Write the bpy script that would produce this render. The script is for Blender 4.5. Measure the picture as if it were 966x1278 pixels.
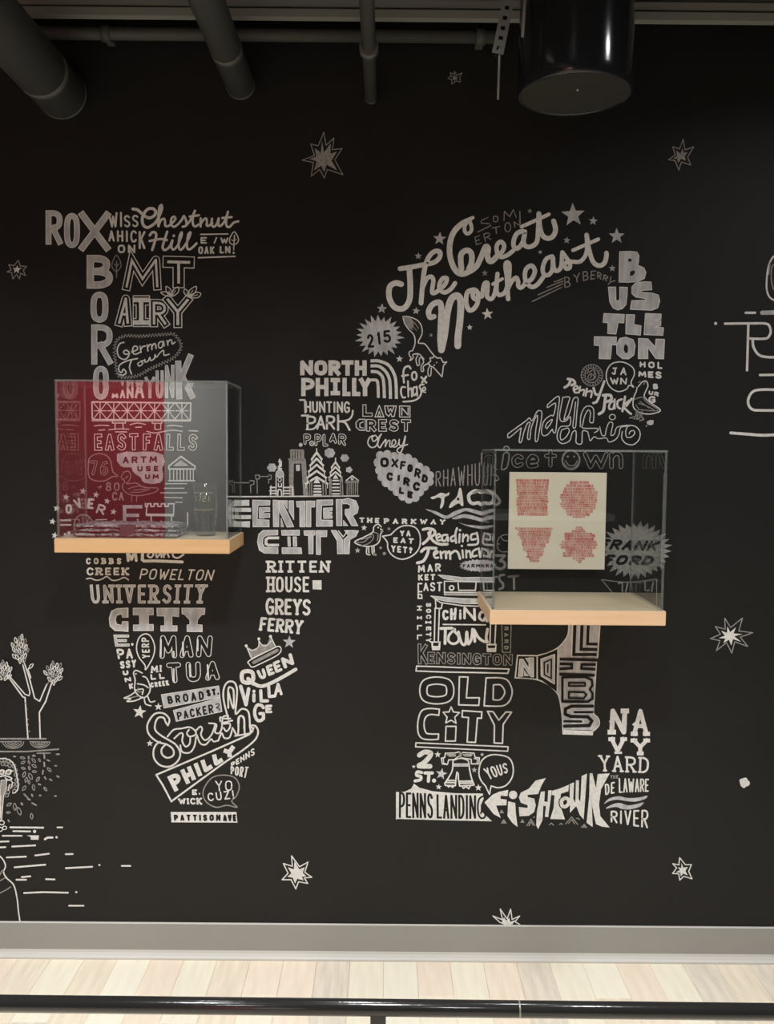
import bpy, bmesh, math, random
from mathutils import Vector, Matrix
from mathutils.geometry import tessellate_polygon
random.seed(7)
for _o in list(bpy.data.objects): bpy.data.objects.remove(_o)
SC = bpy.context.scene; COL = SC.collection

# ------------------------------------------------------------------ camera
W_, H_, F_ = 966.0, 1278.0, 1117.457
PITCH, YAW, ROLL, EYE, DIST = -0.06687, 0.00137, 0.00834, 1.46275, 2.5
_cy, _sy, _cp, _sp = math.cos(YAW), math.sin(YAW), math.cos(PITCH), math.sin(PITCH)
_f = Vector((_sy*_cp, _cy*_cp, _sp)); _rt = Vector((_cy, -_sy, 0)); _up = _rt.cross(_f)
RT = math.cos(ROLL)*_rt + math.sin(ROLL)*_up
UP = -math.sin(ROLL)*_rt + math.cos(ROLL)*_up
FW = _f
CAM = Vector((0, -DIST, EYE))
cd = bpy.data.cameras.new('camera'); co = bpy.data.objects.new('camera', cd); COL.objects.link(co)
co.matrix_world = Matrix(((RT.x, UP.x, -FW.x, CAM.x), (RT.y, UP.y, -FW.y, CAM.y), (RT.z, UP.z, -FW.z, CAM.z), (0, 0, 0, 1)))
cd.sensor_fit = 'HORIZONTAL'; cd.sensor_width = 36.0; cd.lens = 36.0*F_/W_
cd.clip_start = 0.05; cd.clip_end = 100
SC.camera = co

def at(px, py, y=0.0):
    """the point of the plane at depth y that is seen at a place of the 966x1278 frame"""
    d = FW + RT*((px-W_/2)/F_) + UP*((H_/2-py)/F_)
    t = (y-CAM.y)/d.y
    return CAM + d*t

# ------------------------------------------------------------------ world, exposure, lamps
wd = bpy.data.worlds.new('room_air'); SC.world = wd; wd.use_nodes = True
wd.node_tree.nodes['Background'].inputs[0].default_value = (0.9, 0.92, 1.0, 1)
wd.node_tree.nodes['Background'].inputs[1].default_value = 0.0
vs = SC.view_settings; vs.view_transform = 'Standard'; vs.look = 'None'; vs.exposure = 0.0; vs.gamma = 1.0
vs.use_curve_mapping = False
LIGHTS = [  # x, y, z, size x, size y, watts, spread degrees, tilt degrees, where
    (-1.5, -1.95, 2.95, .18, .18, 29, 128, 0, 'left of the middle row'),
    (0.0, -1.95, 2.95, .18, .18, 29, 128, 0, 'centre of the middle row'),
    (1.72, -1.56, 2.95, .16, .16, 20, 146, 0, 'right of the middle row'),
    (-1.6, -3.6, 2.95, .18, .18, 17, 130, 0, 'left of the rear pair'),
    (0.8, -3.6, 2.95, .18, .18, 17, 130, 0, 'right of the rear pair'),
    (-1.2, -.80, 2.95, .18, .18, 3.6, 62, 0, 'left, added near the mural to brighten the floor'),  # this front row of three is added to brighten the floor
    (-.12, -.80, 2.95, .18, .18, 3.6, 62, 0, 'centre, added near the mural to brighten the floor'),
    (1.0, -.80, 2.95, .18, .18, 3.6, 62, 0, 'right, added near the mural to brighten the floor'),
]
def area_light(x, y, z, sx, sy, w, spread, tilt, col=(.975, .985, 1.0)):
    l = bpy.data.lights.new('downlight_lamp', 'AREA'); l.shape = 'RECTANGLE'; l.size = sx; l.size_y = sy
    l.energy = w; l.spread = math.radians(spread); l.color = col
    o = bpy.data.objects.new('downlight_lamp', l); COL.objects.link(o)
    o.location = (x, y, z); o.rotation_euler = (math.radians(tilt), 0, 0)
    return o
for _l in LIGHTS: area_light(*_l[:8])
# wall washers for the wall opposite the mural (seen only as reflections in the acrylic)
WASH = (-2.3, -5.3, 2.9, 1.6, .2, 52, 100, -32)
area_light(*WASH, col=(1, .97, .93))

# ------------------------------------------------------------------ helpers
def mat(name, col, rough=.5, spec=.5, metal=0.0, bump=None, var=None, coat=0):
    m = bpy.data.materials.new(name); m.use_nodes = True
    nt = m.node_tree; b = nt.nodes['Principled BSDF']
    b.inputs['Base Color'].default_value = (*col, 1); b.inputs['Roughness'].default_value = rough
    b.inputs['Specular IOR Level'].default_value = spec; b.inputs['Metallic'].default_value = metal
    b.inputs['Coat Weight'].default_value = coat
    tc = nt.nodes.new('ShaderNodeTexCoord')
    if var:   # scale, (stretch), second colour, lo, hi
        sc, st, c2, lo, hi = var
        mp = nt.nodes.new('ShaderNodeMapping'); mp.inputs['Scale'].default_value = st
        nz = nt.nodes.new('ShaderNodeTexNoise'); nz.inputs['Scale'].default_value = sc; nz.inputs['Detail'].default_value = 5
        mr = nt.nodes.new('ShaderNodeMapRange'); mr.inputs[1].default_value = lo; mr.inputs[2].default_value = hi
        mx = nt.nodes.new('ShaderNodeMix'); mx.data_type = 'RGBA'
        mx.inputs[6].default_value = (*col, 1); mx.inputs[7].default_value = (*c2, 1)
        nt.links.new(tc.outputs['Object'], mp.inputs[0]); nt.links.new(mp.outputs[0], nz.inputs['Vector'])
        nt.links.new(nz.outputs[0], mr.inputs[0]); nt.links.new(mr.outputs[0], mx.inputs[0])
        nt.links.new(mx.outputs[2], b.inputs['Base Color'])
    if bump:
        nz = nt.nodes.new('ShaderNodeTexNoise'); nz.inputs['Scale'].default_value = bump[0]; nz.inputs['Detail'].default_value = 3
        bp = nt.nodes.new('ShaderNodeBump'); bp.inputs['Strength'].default_value = bump[1]; bp.inputs['Distance'].default_value = .002
        nt.links.new(tc.outputs['Object'], nz.inputs['Vector']); nt.links.new(nz.outputs[0], bp.inputs['Height'])
        nt.links.new(bp.outputs[0], b.inputs['Normal'])
    return m

BLACK = (.0112, .0108, .0097)
M_wall = mat('black_wall_paint', BLACK, .55, .3, bump=(260, .12), var=(3, (1, 1, 1), (.0098, .0094, .0086), .35, .65))
M_blackpaint = mat('black_marker', (.0145, .0137, .0125), .7, .2)
M_white = mat('white_marker', (.80, .79, .76), .6, .3, var=(90, (1, 1, 1), (.62, .62, .61), .42, .75))
M_grey = mat('streaky_marker', (.62, .62, .63), .6, .3, var=(26, (2.2, 2.2, .8), (.40, .40, .42), .35, .68))
M_faint = mat('faint_chalk', (.36, .35, .33), .7, .2, var=(120, (1, 1, 1), (.22, .21, .20), .4, .7))
MMAT = [M_white, M_grey, M_faint, M_blackpaint]; MI = dict(w=0, g=1, m=2, k=3)

def link(name, me, parent=None, loc=None):
    o = bpy.data.objects.new(name, me); COL.objects.link(o)
    if parent: o.parent = parent
    if loc is not None: o.location = loc
    return o
def thing(name, label, cat, loc=(0, 0, 0), group=None):
    o = bpy.data.objects.new(name, None); COL.objects.link(o); o.location = loc; o.empty_display_size = .05
    o['label'] = label; o['category'] = cat
    if group: o['group'] = group
    return o
def tag(o, label, cat, group=None):
    o['label'] = label; o['category'] = cat
    if group: o['group'] = group
    return o
def obj(name, bm, m, parent=None, loc=None, smooth=False, bevel=0, label=None):
    if bevel:
        bmesh.ops.bevel(bm, geom=[e for e in bm.edges], offset=bevel, segments=2, affect='EDGES', profile=.5)
    bmesh.ops.recalc_face_normals(bm, faces=bm.faces)
    me = bpy.data.meshes.new(name); bm.to_mesh(me); bm.free()
    for mm in (m if isinstance(m, (list, tuple)) else [m]): me.materials.append(mm)
    if smooth:
        for p in me.polygons: p.use_smooth = True
    o = link(name, me, parent, loc)
    if label: o['label'] = label
    return o
def box(bm, x0, x1, y0, y1, z0, z1, mi=0):
    v = [bm.verts.new((x, y, z)) for x in (x0, x1) for y in (y0, y1) for z in (z0, z1)]
    for f in ((0, 1, 3, 2), (4, 6, 7, 5), (0, 4, 5, 1), (2, 3, 7, 6), (0, 2, 6, 4), (1, 5, 7, 3)):
        bm.faces.new([v[i] for i in f]).material_index = mi
    return v
def tube(bm, a, b, r, r2=None, n=24, caps=True, mi=0):
    a, b = Vector(a), Vector(b); d = (b-a).normalized(); r2 = r if r2 is None else r2
    u = d.orthogonal().normalized(); w = d.cross(u)
    A = [bm.verts.new(a+(u*math.cos(t)+w*math.sin(t))*r) for t in [2*math.pi*i/n for i in range(n)]]
    B = [bm.verts.new(b+(u*math.cos(t)+w*math.sin(t))*r2) for t in [2*math.pi*i/n for i in range(n)]]
    for i in range(n):
        f = bm.faces.new((A[i], A[(i+1) % n], B[(i+1) % n], B[i])); f.smooth = True; f.material_index = mi
    if caps:
        bm.faces.new(A[::-1]).material_index = mi; bm.faces.new(B).material_index = mi
def lathe(bm, prof, n=40, c=(0, 0), mi=0):
    rings = []
    for r, z in prof:
        if r < 1e-6: rings.append([bm.verts.new((c[0], c[1], z))])
        else: rings.append([bm.verts.new((c[0]+r*math.cos(2*math.pi*i/n), c[1]+r*math.sin(2*math.pi*i/n), z)) for i in range(n)])
    for A, B in zip(rings, rings[1:]):
        for i in range(n):
            j = (i+1) % n
            if len(A) == 1 and len(B) == 1: continue
            if len(A) == 1: f = bm.faces.new((A[0], B[j], B[i]))
            elif len(B) == 1: f = bm.faces.new((A[i], A[j], B[0]))
            else: f = bm.faces.new((A[i], A[j], B[j], B[i]))
            f.smooth = True; f.material_index = mi
# ------------------------------------------------------------------ room shell
def structure(o): o['kind'] = 'structure'; return o
bm = bmesh.new(); box(bm, -4.2, 4.2, 0, .12, -.02, 3.6)
wall = structure(obj('wall_back', bm, M_wall))
wall['label'] = 'black painted wall covered in white hand lettering and drawings'
M_ceil = mat('ceiling_black', (.035, .035, .032), .8, .2)
M_side = mat('side_wall_paint', (.06, .06, .06), .7, .2)
M_white_wall = mat('white_wall_paint', (.86, .86, .84), .7, .3)
M_red_wall = mat('red_wall_paint', (.82, .03, .07), .6, .3)
bm = bmesh.new(); box(bm, -4.32, -4.2, -6.5, .12, -.02, 3.6); structure(obj('wall_left', bm, M_side))
bm = bmesh.new(); box(bm, 4.2, 4.32, -6.5, .12, -.02, 3.6); structure(obj('wall_right', bm, M_side))
bm = bmesh.new(); box(bm, -4.2, 4.2, -6.62, -6.5, -.02, 3.6); wf = structure(obj('wall_front', bm, M_side))
bm = bmesh.new(); box(bm, -3.2, -2.11, -6.5, -6.47, .6, 2.25); obj('red_panel', bm, M_red_wall, wf, label='red painted wall panel')
bm = bmesh.new(); box(bm, -2.11, -1.38, -6.5, -6.47, .6, 2.25); obj('white_panel', bm, M_white_wall, wf, label='white painted wall panel')
# ceiling deck with ribs
bm = bmesh.new()
y = -6.5; z = 3.25
prof = []
while y < .0:
    prof += [(y, z), (y+.05, z), (y+.07, z+.05), (y+.12, z+.05)]; y += .14
prof.append((0.0, z+.05))
vs_ = [[bm.verts.new((x, py, pz)) for py, pz in prof] for x in (-4.2, 4.2)]
for i in range(len(prof)-1): bm.faces.new((vs_[0][i], vs_[1][i], vs_[1][i+1], vs_[0][i+1]))
structure(obj('ceiling', bm, M_ceil))

# floor: planks one by one near the wall, plain boards beyond
M_floor = mat('pale_oak', (.80, .68, .53), .5, .4, var=(5, (9, .9, 1), (.88, .78, .64), .35, .65))
PL = []
for i, (a, b) in enumerate([((.92, .81, .63), (.82, .70, .54)), ((.95, .88, .70), (.90, .81, .63)), ((.86, .77, .62), (.72, .64, .52)),
                            ((.95, .81, .65), (.87, .73, .57)), ((.96, .90, .73), (.93, .85, .68))]):
    PL.append(mat('oak_plank_tone', a, .4, .4, var=(9, (6, .7, 1), b, .38, .66)))
bm = bmesh.new(); box(bm, -4.2, 4.2, -6.5, 0, -.06, -.012)
fl = structure(obj('floor', bm, M_floor)); 
pw = .0955
def plank_mesh(L):
    b = bmesh.new(); box(b, 0, pw-.0005, 0, L-.0007, -.012, 0)
    es = [e for e in b.edges if all(v.co.z > -.001 for v in e.verts)]
    bmesh.ops.bevel(b, geom=es, offset=.0007, segments=1, affect='EDGES')
    return b
cache = {}
x = -1.912 + .006; k = 0
while x < 1.9:
    y = 0.0; first = random.choice((.18, .3, .42, .6, .75, .9)); n = 0
    while y > -1.75:
        L = first if n == 0 else .9
        t = random.choice((0, 1, 1, 2, 3, 4, 4)) if True else 0
        key = (round(L, 3), t)
        if key not in cache:
            b = plank_mesh(L); me = bpy.data.meshes.new('plank'); b.to_mesh(me); b.free(); me.materials.append(PL[t]); cache[key] = me
        link('plank', cache[key], fl, (x, y-L, 0))
        y -= L; n += 1
    k += 1; x += pw
xe = x; ye = -1.75
bm = bmesh.new()
i = 0; x = -4.2
while x < 4.19:      # the boards beyond the countable ones, joined
    inside = (x > -1.93 and x < 1.87)
    box(bm, x, min(x+pw*2-.0015, 4.2), -6.5, (-2.66 if inside else 0), -.012, 0); x += pw*2
o = obj('plank', bm, M_floor, fl); o['kind'] = 'stuff'

# baseboard: vinyl with a toe
M_base = mat('grey_vinyl', (.33, .322, .295), .45, .4, bump=(60, .1))
M_base_toe = mat('pale_vinyl_toe', (.62, .60, .55), .4, .4)
bb = .1036
prof = [(0, bb), (-.0045, bb), (-.006, bb-.002), (-.006, .024), (-.008, .017), (-.013, .010), (-.018, .006), (-.018, 0), (0, 0)]
bm = bmesh.new()
R = [[bm.verts.new((x, py, pz)) for py, pz in prof] for x in (-4.2, 4.2)]
for i in range(len(prof)):
    j = (i+1) % len(prof)
    f = bm.faces.new((R[0][i], R[0][j], R[1][j], R[1][i])); f.material_index = 1 if i in (0, 1, 3, 4, 5, 6) else 0
bm.faces.new(R[0][::-1]); bm.faces.new(R[1])
structure(obj('baseboard_back', bm, [M_base, M_base_toe]))

# ------------------------------------------------------------------ overhead pipes and steel
M_pipe = mat('dark_painted_pipe', (.095, .095, .09), .5, .4, bump=(30, .2))
M_steel = mat('dull_steel_paint', (.20, .20, .18), .55, .4, bump=(20, .2))
def run_pipe(cx, cy, dpx, lab, ringy, ring=1.02, cap=True):
    c = at(cx, cy, 0); r = dpx/2*DIST/F_
    t = thing('ceiling_pipe', lab, 'pipe', (c.x, 0, c.z))
    bm = bmesh.new(); tube(bm, (0, -4.2, 0), (0, -.001, 0), r, n=32); obj('pipe_run', bm, M_pipe, t)
    bm = bmesh.new(); tube(bm, (0, ringy-.03, 0), (0, ringy, 0), r*ring, n=32); obj('pipe_collar', bm, M_pipe, t)
    bm = bmesh.new(); tube(bm, (0, -.008, 0), (0, -.0, 0), r*1.025, n=32); obj('wall_flange', bm, M_pipe, t)
    for yy in (-1.1, -2.9):
        bm = bmesh.new(); tube(bm, (0, yy-.012, 0), (0, yy+.012, 0), r*1.06, n=24)
        box(bm, -.004, .004, yy-.004, yy+.004, r, 3.25-c.z); obj('hanger', bm, M_pipe, t)
    return t
run_pipe(77, 117, 60, 'thick dark pipe at upper left running into the black wall', -.13)
run_pipe(300, 106, 35, 'medium dark pipe, middle of three, running into the black wall', -.2)
p3 = run_pipe(463, 122, 15, 'thin dark conduit, rightmost of three, running into the black wall', -.28, 1.35)
# steel beam and sprinkler pipe along the wall
zt = at(483, 23, -.13).z
t = thing('ceiling_beam', 'dark ridged steel beam along the top of the wall', 'beam', (0, -.1, zt))
bm = bmesh.new(); box(bm, -4.1, 4.1, -.035, -.012, 0, .020); obj('lower_flange', bm, M_steel, t)
bm = bmesh.new(); box(bm, -4.1, 4.1, -.030, -.012, .027, .046); obj('middle_rib', bm, M_steel, t)
bm = bmesh.new(); box(bm, -4.1, 4.1, -.035, -.012, .058, .12); obj('upper_rib', bm, M_steel, t)
bm = bmesh.new(); box(bm, -4.1, 4.1, -.012, -.004, .004, .3); obj('beam_web', bm, M_steel, t)
for hx in (-3, -1, 1, 3):
    bm = bmesh.new(); box(bm, hx-.03, hx+.03, -.035, -.0, .3, 3.25-zt); obj('beam_hanger', bm, M_steel, t)
M_pipe_dk = mat('black_pipe_paint', (.06, .06, .055), .6, .3)
zc = at(300, 43, -.05).z
t = thing('sprinkler_pipe', 'slim black pipe along the wall just under the beam', 'pipe', (0, -.05, zc))
bm = bmesh.new(); tube(bm, (-2.0, 0, 0), (.30, 0, 0), .017, n=20); obj('pipe_run', bm, M_pipe_dk, t)
for hx in (-1.4, -.75, -.42, -.05, .24):
    bm = bmesh.new(); tube(bm, (hx-.012, 0, 0), (hx+.012, 0, 0), .022, n=16); box(bm, hx-.01, hx+.01, 0, .05, -.012, .012); obj('pipe_clamp', bm, M_pipe_dk, t)

# perforated hanger strip
def frame_at(a_px, b_px, y):
    return at(*a_px, y), at(*b_px, y)
Y = -.62
a, b = frame_at((647, -60), (621, 67), Y)
t = thing('strut_hanger', 'perforated steel hanger strip with a thin rod beside the black cylinder', 'bracket', (b.x, b.y, b.z))
M_strut = mat('dull_zinc', (.16, .16, .15), .5, .4, metal=.3)
M_hole_shade = mat('hole_shade', (.01, .01, .01), .9, .1)
def strip(bm, a, b, w, th, n_holes, hole_r):
    d = (b-a); L = d.length; d.normalize(); s = Vector((0, -1, 0)).cross(d).normalized(); nrm = Vector((0, -1, 0))
    step = L/n_holes
    for i in range(n_holes):     # each cell: a plate with a square hole
        for j in (0,):
            c = a + d*(i+.5)*step
            for (u0, u1, v0, v1) in ((-w/2, -hole_r, -step/2, step/2), (hole_r, w/2, -step/2, step/2), (-hole_r, hole_r, -step/2, -hole_r), (-hole_r, hole_r, hole_r, step/2)):
                P = [c+s*u+d*v+nrm*q for u in (u0, u1) for v in (v0, v1) for q in (0, th)]
                V = [bm.verts.new(p) for p in P]
                for f in ((0, 1, 3, 2), (4, 6, 7, 5), (0, 4, 5, 1), (2, 3, 7, 6), (0, 2, 6, 4), (1, 5, 7, 3)): bm.faces.new([V[k] for k in f])
org = b.copy()
bm = bmesh.new(); strip(bm, Vector(a-org), Vector(0*b), 14*1.88/F_, .003, 10, 2.6*1.88/F_)
for f in list(bm.faces): pass
obj('perforated_strip', bm, M_strut, t)
bm = bmesh.new(); tube(bm, Vector(a-org)+Vector((0, .012, 0)), Vector((0, .012, 0)), .0075, n=6); obj('added_dark_backing', bm, M_hole_shade, t)  # near-black bar added behind the strip so its holes look shaded
bm = bmesh.new(); a2, b2 = frame_at((659, -60), (652, 46), Y+.02)
dd = (b2-a2); P = [a2-org, b2-org]
tube(bm, P[0], P[1], .0035, n=10); obj('tie_rod', bm, M_strut, t)
bm = bmesh.new(); a3, b3 = frame_at((624, 50), (621.5, 124), Y)
tube(bm, a3-org, b3-org, .0025, n=10); obj('tie_rod', bm, M_strut, t)
bm = bmesh.new(); box(bm, a.x-org.x-.03, a.x-org.x+.05, -.02, .04, a.z-org.z-.01, 3.25-org.z); obj('ceiling_anchor', bm, M_strut, t)

# hanging black cylinder
M_gloss = mat('glossy_black_shell', (.012, .013, .015), .13, .5)
M_grille = mat('dark_grille', (.028, .0275, .024), .75, .2, bump=(900, .4))
yc = -.5
c = at(717, 121, yc); r = 69.5*2.0/F_
t = thing('pendant_speaker', 'glossy black cylinder hanging from the ceiling at upper right', 'speaker', (c.x, c.y, c.z))
bm = bmesh.new()
lathe(bm, [(r*.93, .006), (r*.955, .002), (r*.975, .004), (r*.992, .014), (r, .03), (r*.985, .12), (r*.95, .30), (r*.90, .44), (r*.82, .50), (r*.6, .53), (0, .535)], 64)
obj('shell', bm, M_gloss, t)
bm = bmesh.new(); lathe(bm, [(0, .0035), (r*.5, .0035), (r*.93, .0055)], 64); obj('grille', bm, M_grille, t)
M_led = mat('pale_dot', (.7, .7, .65), .4, .4)
bm = bmesh.new(); tube(bm, (0, -.03, .0015), (0, -.03, .005), .0018, n=10); obj('centre_badge', bm, M_led, t)
bm = bmesh.new(); tube(bm, (0, 0, .53), (0, 0, 3.25-c.z), .012, n=14); obj('hanging_rod', bm, M_gloss, t)

# downlight housings at the lamps
M_can = mat('white_can', (.5, .5, .48), .5, .4)
for (lx, ly, lz, *_r) in LIGHTS:
    t = thing('ceiling_downlight', 'round white ceiling downlight, '+_r[-1], 'light', (lx, ly, lz), 'ceiling downlights')
    bm = bmesh.new(); lathe(bm, [(.135, .0), (.14, 0), (.14, .1), (.10, .12), (0, .12)], 32); obj('housing', bm, M_can, t)
    bm = bmesh.new(); tube(bm, (0, 0, .12), (0, 0, 3.25-lz), .01, n=10); obj('stem', bm, M_can, t)

# barrier rail in front
M_rail = mat('black_rail_paint', (.018, .017, .016), .16, .5, bump=(90, .12), metal=0)
M_ring = mat('worn_joint', (.30, .29, .27), .35, .5, metal=.5)
dr = 1.25; yr = -DIST+dr
pL, pR = at(0, 1252.5, yr), at(966, 1263, yr)
rr = 12.2*dr/F_/1.17*1.0
t = thing('barrier_rail', 'black round metal barrier rail across the foreground', 'railing', (0, yr, 0))
zl = (pL.z+pR.z)/2; sl = (pR.z-pL.z)/(pR.x-pL.x)
bm = bmesh.new(); tube(bm, (-1.5, 0, zl-sl*1.5), (1.5, 0, zl+sl*1.5), rr, n=40); obj('rail_tube', bm, M_rail, t)
bm = bmesh.new(); xj = at(648, 1258, yr).x; tube(bm, (xj-.0012, 0, zl+sl*xj), (xj+.0012, 0, zl+sl*xj), rr*1.012, n=40); obj('rail_joint', bm, M_ring, t)
for px in (472,):
    xp = at(px, 1262, yr).x; hw = 10.0*dr/F_
    bm = bmesh.new(); box(bm, xp-hw, xp+hw, -.008, .008, .008, zl+sl*xp-.004); obj('post', bm, M_rail, t)
    bm = bmesh.new(); box(bm, xp-.06, xp+.06, -.08, .08, 0, .009); obj('foot_plate', bm, M_rail, t)
for xp in (-1.42, 1.42):
    bm = bmesh.new(); box(bm, xp-hw, xp+hw, -.008, .008, .008, zl+sl*xp-.004); obj('post', bm, M_rail, t)
    bm = bmesh.new(); box(bm, xp-.06, xp+.06, -.08, .08, 0, .009); obj('foot_plate', bm, M_rail, t)

# ------------------------------------------------------------------ display shelves and acrylic cases
def acrylic(name, tint=(.93, .96, .95), haze=.0, edge=False, rough=0.0):
    m = bpy.data.materials.new(name); m.use_nodes = True; nt = m.node_tree; nt.nodes.clear()
    out = nt.nodes.new('ShaderNodeOutputMaterial'); tr = nt.nodes.new('ShaderNodeBsdfTransparent'); gl = nt.nodes.new('ShaderNodeBsdfGlossy')
    tr.inputs[0].default_value = (*tint, 1); gl.inputs['Roughness'].default_value = rough
    geo = nt.nodes.new('ShaderNodeNewGeometry'); mi = nt.nodes.new('ShaderNodeMix'); mi.inputs[2].default_value = 1.49; mi.inputs[3].default_value = 1/1.49
    fr = nt.nodes.new('ShaderNodeFresnel'); mx = nt.nodes.new('ShaderNodeMixShader')
    nt.links.new(geo.outputs['Backfacing'], mi.inputs[0]); nt.links.new(mi.outputs[0], fr.inputs[0])
    nt.links.new(fr.outputs[0], mx.inputs[0]); nt.links.new(tr.outputs[0], mx.inputs[1]); nt.links.new(gl.outputs[0], mx.inputs[2])
    last = mx
    if haze:
        df = nt.nodes.new('ShaderNodeBsdfDiffuse'); df.inputs[0].default_value = (.42, .45, .44, 1)
        m2 = nt.nodes.new('ShaderNodeMixShader'); m2.inputs[0].default_value = haze
        nt.links.new(mx.outputs[0], m2.inputs[1]); nt.links.new(df.outputs[0], m2.inputs[2]); last = m2
    nt.links.new(last.outputs[0], out.inputs[0])
    return m
M_acr = acrylic('clear_acrylic', (.975, .985, .98), .004)
M_acr_edge = acrylic('acrylic_edge', (.80, .84, .82), .34, rough=.1)
def wood(name, a, b, st):
    return mat(name, a, .5, .35, var=(4, st, b, .3, .7))
M_shelf = wood('birch_shelf', (.86, .59, .37), (.80, .53, .31), (1.2, 14, 22))
M_shelf_l = wood('amber_birch_shelf', (.78, .49, .25), (.72, .44, .21), (1.2, 14, 22))
M_shelf_top = wood('shelf_top_face', (.72, .58, .40), (.64, .51, .34), (1.2, 16, 14))
def case(x0, x1, z, zt, d, th, lab_shelf, lab_case, ms, gi=.0056):
    sh = thing('wall_shelf', lab_shelf, 'shelf', (x0, 0, z-th))
    bm = bmesh.new(); box(bm, 0, x1-x0, -d, -.0005, 0, th)
    bmesh.ops.bevel(bm, geom=[e for e in bm.edges], offset=.0012, segments=2, affect='EDGES')
    bmesh.ops.recalc_face_normals(bm, faces=bm.faces)
    for f in bm.faces:
        if f.normal.z > .9: f.material_index = 1
    obj('shelf_board', bm, [ms, M_shelf_top], sh)
    for cx in (.06, x1-x0-.06):
        bm = bmesh.new(); tube(bm, (cx, -.02, th*.5), (cx, -.0003, th*.5), .006, n=10)
        box(bm, cx-.02, cx+.02, -.0012, -.0002, .006, th-.006); obj('wall_bracket', bm, M_strut, sh)
    cs = thing('display_case', lab_case, 'display case', (x0+gi, 0, z+.0004))
    w = x1-x0-2*gi; h = zt-z; D = d-gi; q = .005
    def pan(nm, a):
        bm = bmesh.new(); box(bm, *a)
        bmesh.ops.recalc_face_normals(bm, faces=bm.faces)
        dims = (a[1]-a[0], a[3]-a[2], a[5]-a[4]); thin = dims.index(min(dims))
        for f in bm.faces:
            if abs(f.normal[thin]) < .5: f.material_index = 1
        obj(nm, bm, [M_acr, M_acr_edge], cs)
    e = .0002
    pan('front_panel', (0, w, -D, -D+q, 0, h-q-e))
    pan('side_panel', (0, q, -D+q+e, -.0006, 0, h-q-e))
    pan('side_panel', (w-q, w, -D+q+e, -.0006, 0, h-q-e))
    pan('top_panel', (0, w, -D, -.0006, h-q, h))
    return sh, cs
case(-.84529, -.39762, 1.23587, 1.63876, .22575, .03623,
     'amber birch wall shelf holding the folded scarf, left of the two', 'clear acrylic box case reflecting red, on the left wall shelf', M_shelf_l)
case(.26071, .69785, 1.07369, 1.47221, .29993, .03623,
     'pale birch wall shelf below the cream print, right of the two', 'clear acrylic box case around the cream print, on the right wall shelf', M_shelf)
# ------------------------------------------------------------------ things in the cases
# folded knitted scarf
M_knit = bpy.data.materials.new('speckled_knit'); M_knit.use_nodes = True
nt = M_knit.node_tree; b = nt.nodes['Principled BSDF']; b.inputs['Roughness'].default_value = .95; b.inputs['Specular IOR Level'].default_value = .1
tc = nt.nodes.new('ShaderNodeTexCoord'); vo = nt.nodes.new('ShaderNodeTexVoronoi'); vo.inputs['Scale'].default_value = 150
nz = nt.nodes.new('ShaderNodeTexNoise'); nz.inputs['Scale'].default_value = 22
cr = nt.nodes.new('ShaderNodeValToRGB'); e = cr.color_ramp.elements
e[0].position = .25; e[0].color = (.16, .15, .16, 1); e[1].position = .8; e[1].color = (.62, .60, .60, 1)
mx = nt.nodes.new('ShaderNodeMix'); mx.data_type = 'RGBA'; mx.blend_type = 'MULTIPLY'; mx.inputs[0].default_value = .7
sep = nt.nodes.new('ShaderNodeSeparateColor')
nt.links.new(tc.outputs['Object'], vo.inputs['Vector']); nt.links.new(tc.outputs['Object'], nz.inputs['Vector'])
nt.links.new(vo.outputs['Color'], sep.inputs[0]); nt.links.new(sep.outputs[0], cr.inputs[0])
nt.links.new(cr.outputs[0], mx.inputs[6]); nt.links.new(nz.outputs[0], mx.inputs[7]); nt.links.new(mx.outputs[2], b.inputs['Base Color'])
bp = nt.nodes.new('ShaderNodeBump'); bp.inputs['Strength'].default_value = .8; bp.inputs['Distance'].default_value = .002
nt.links.new(vo.outputs['Distance'], bp.inputs['Height']); nt.links.new(bp.outputs[0], b.inputs['Normal'])
M_knit_dk = mat('dark_knit', (.10, .07, .08), .95, .1, bump=(200, .5))
zs = 1.23587
sx0, sx1 = at(98, 665, -.15).x, at(226, 665, -.15).x
t = thing('folded_scarf', 'folded speckled grey knit scarf lying flat in the left acrylic case', 'scarf', ((sx0+sx1)/2, -.125, zs+.0008))
def fold(hw, hd, z0, th, seed):
    bm = bmesh.new(); rnd = random.Random(seed); N = 26; ph = [rnd.uniform(0, 6) for _ in range(6)]
    rows = []
    M = 14
    for i in range(N+1):
        u = -1+2*i/N; r = []
        for k in range(M*2):
            a = 2*math.pi*k/(M*2)
            cy = math.copysign(abs(math.cos(a))**.35, math.cos(a)); cz = math.copysign(abs(math.sin(a))**.8, math.sin(a))
            wob = 1+.05*math.sin(7*u+ph[0])+.03*math.sin(15*u+ph[1])
            endr = (1-abs(u)**8*.35)
            r.append(bm.verts.new((u*hw+.002*math.sin(9*cy+ph[2]), cy*hd*wob, z0+th/2+cz*th/2*endr+.0012*math.sin(6*u*2+ph[3]+3*cy)*(cz > 0))))
        rows.append(r)
    for A, B in zip(rows, rows[1:]):
        for k in range(M*2):
            j = (k+1) % (M*2); bm.faces.new((A[k], A[j], B[j], B[k])).smooth = True
    bm.faces.new(rows[0][::-1]); bm.faces.new(rows[-1])
    return bm
hw = (sx1-sx0)/2
obj('folded_layer', fold(hw, .072, 0.0, .012, 1), M_knit, t)
obj('folded_layer', fold(hw*.985, .069, .0115, .012, 2), M_knit, t)
obj('folded_layer', fold(hw*.97, .07, .0230, .011, 3), M_knit, t)
bm = bmesh.new(); box(bm, -.012, .03, -.0745, -.066, .001, .034)
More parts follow.
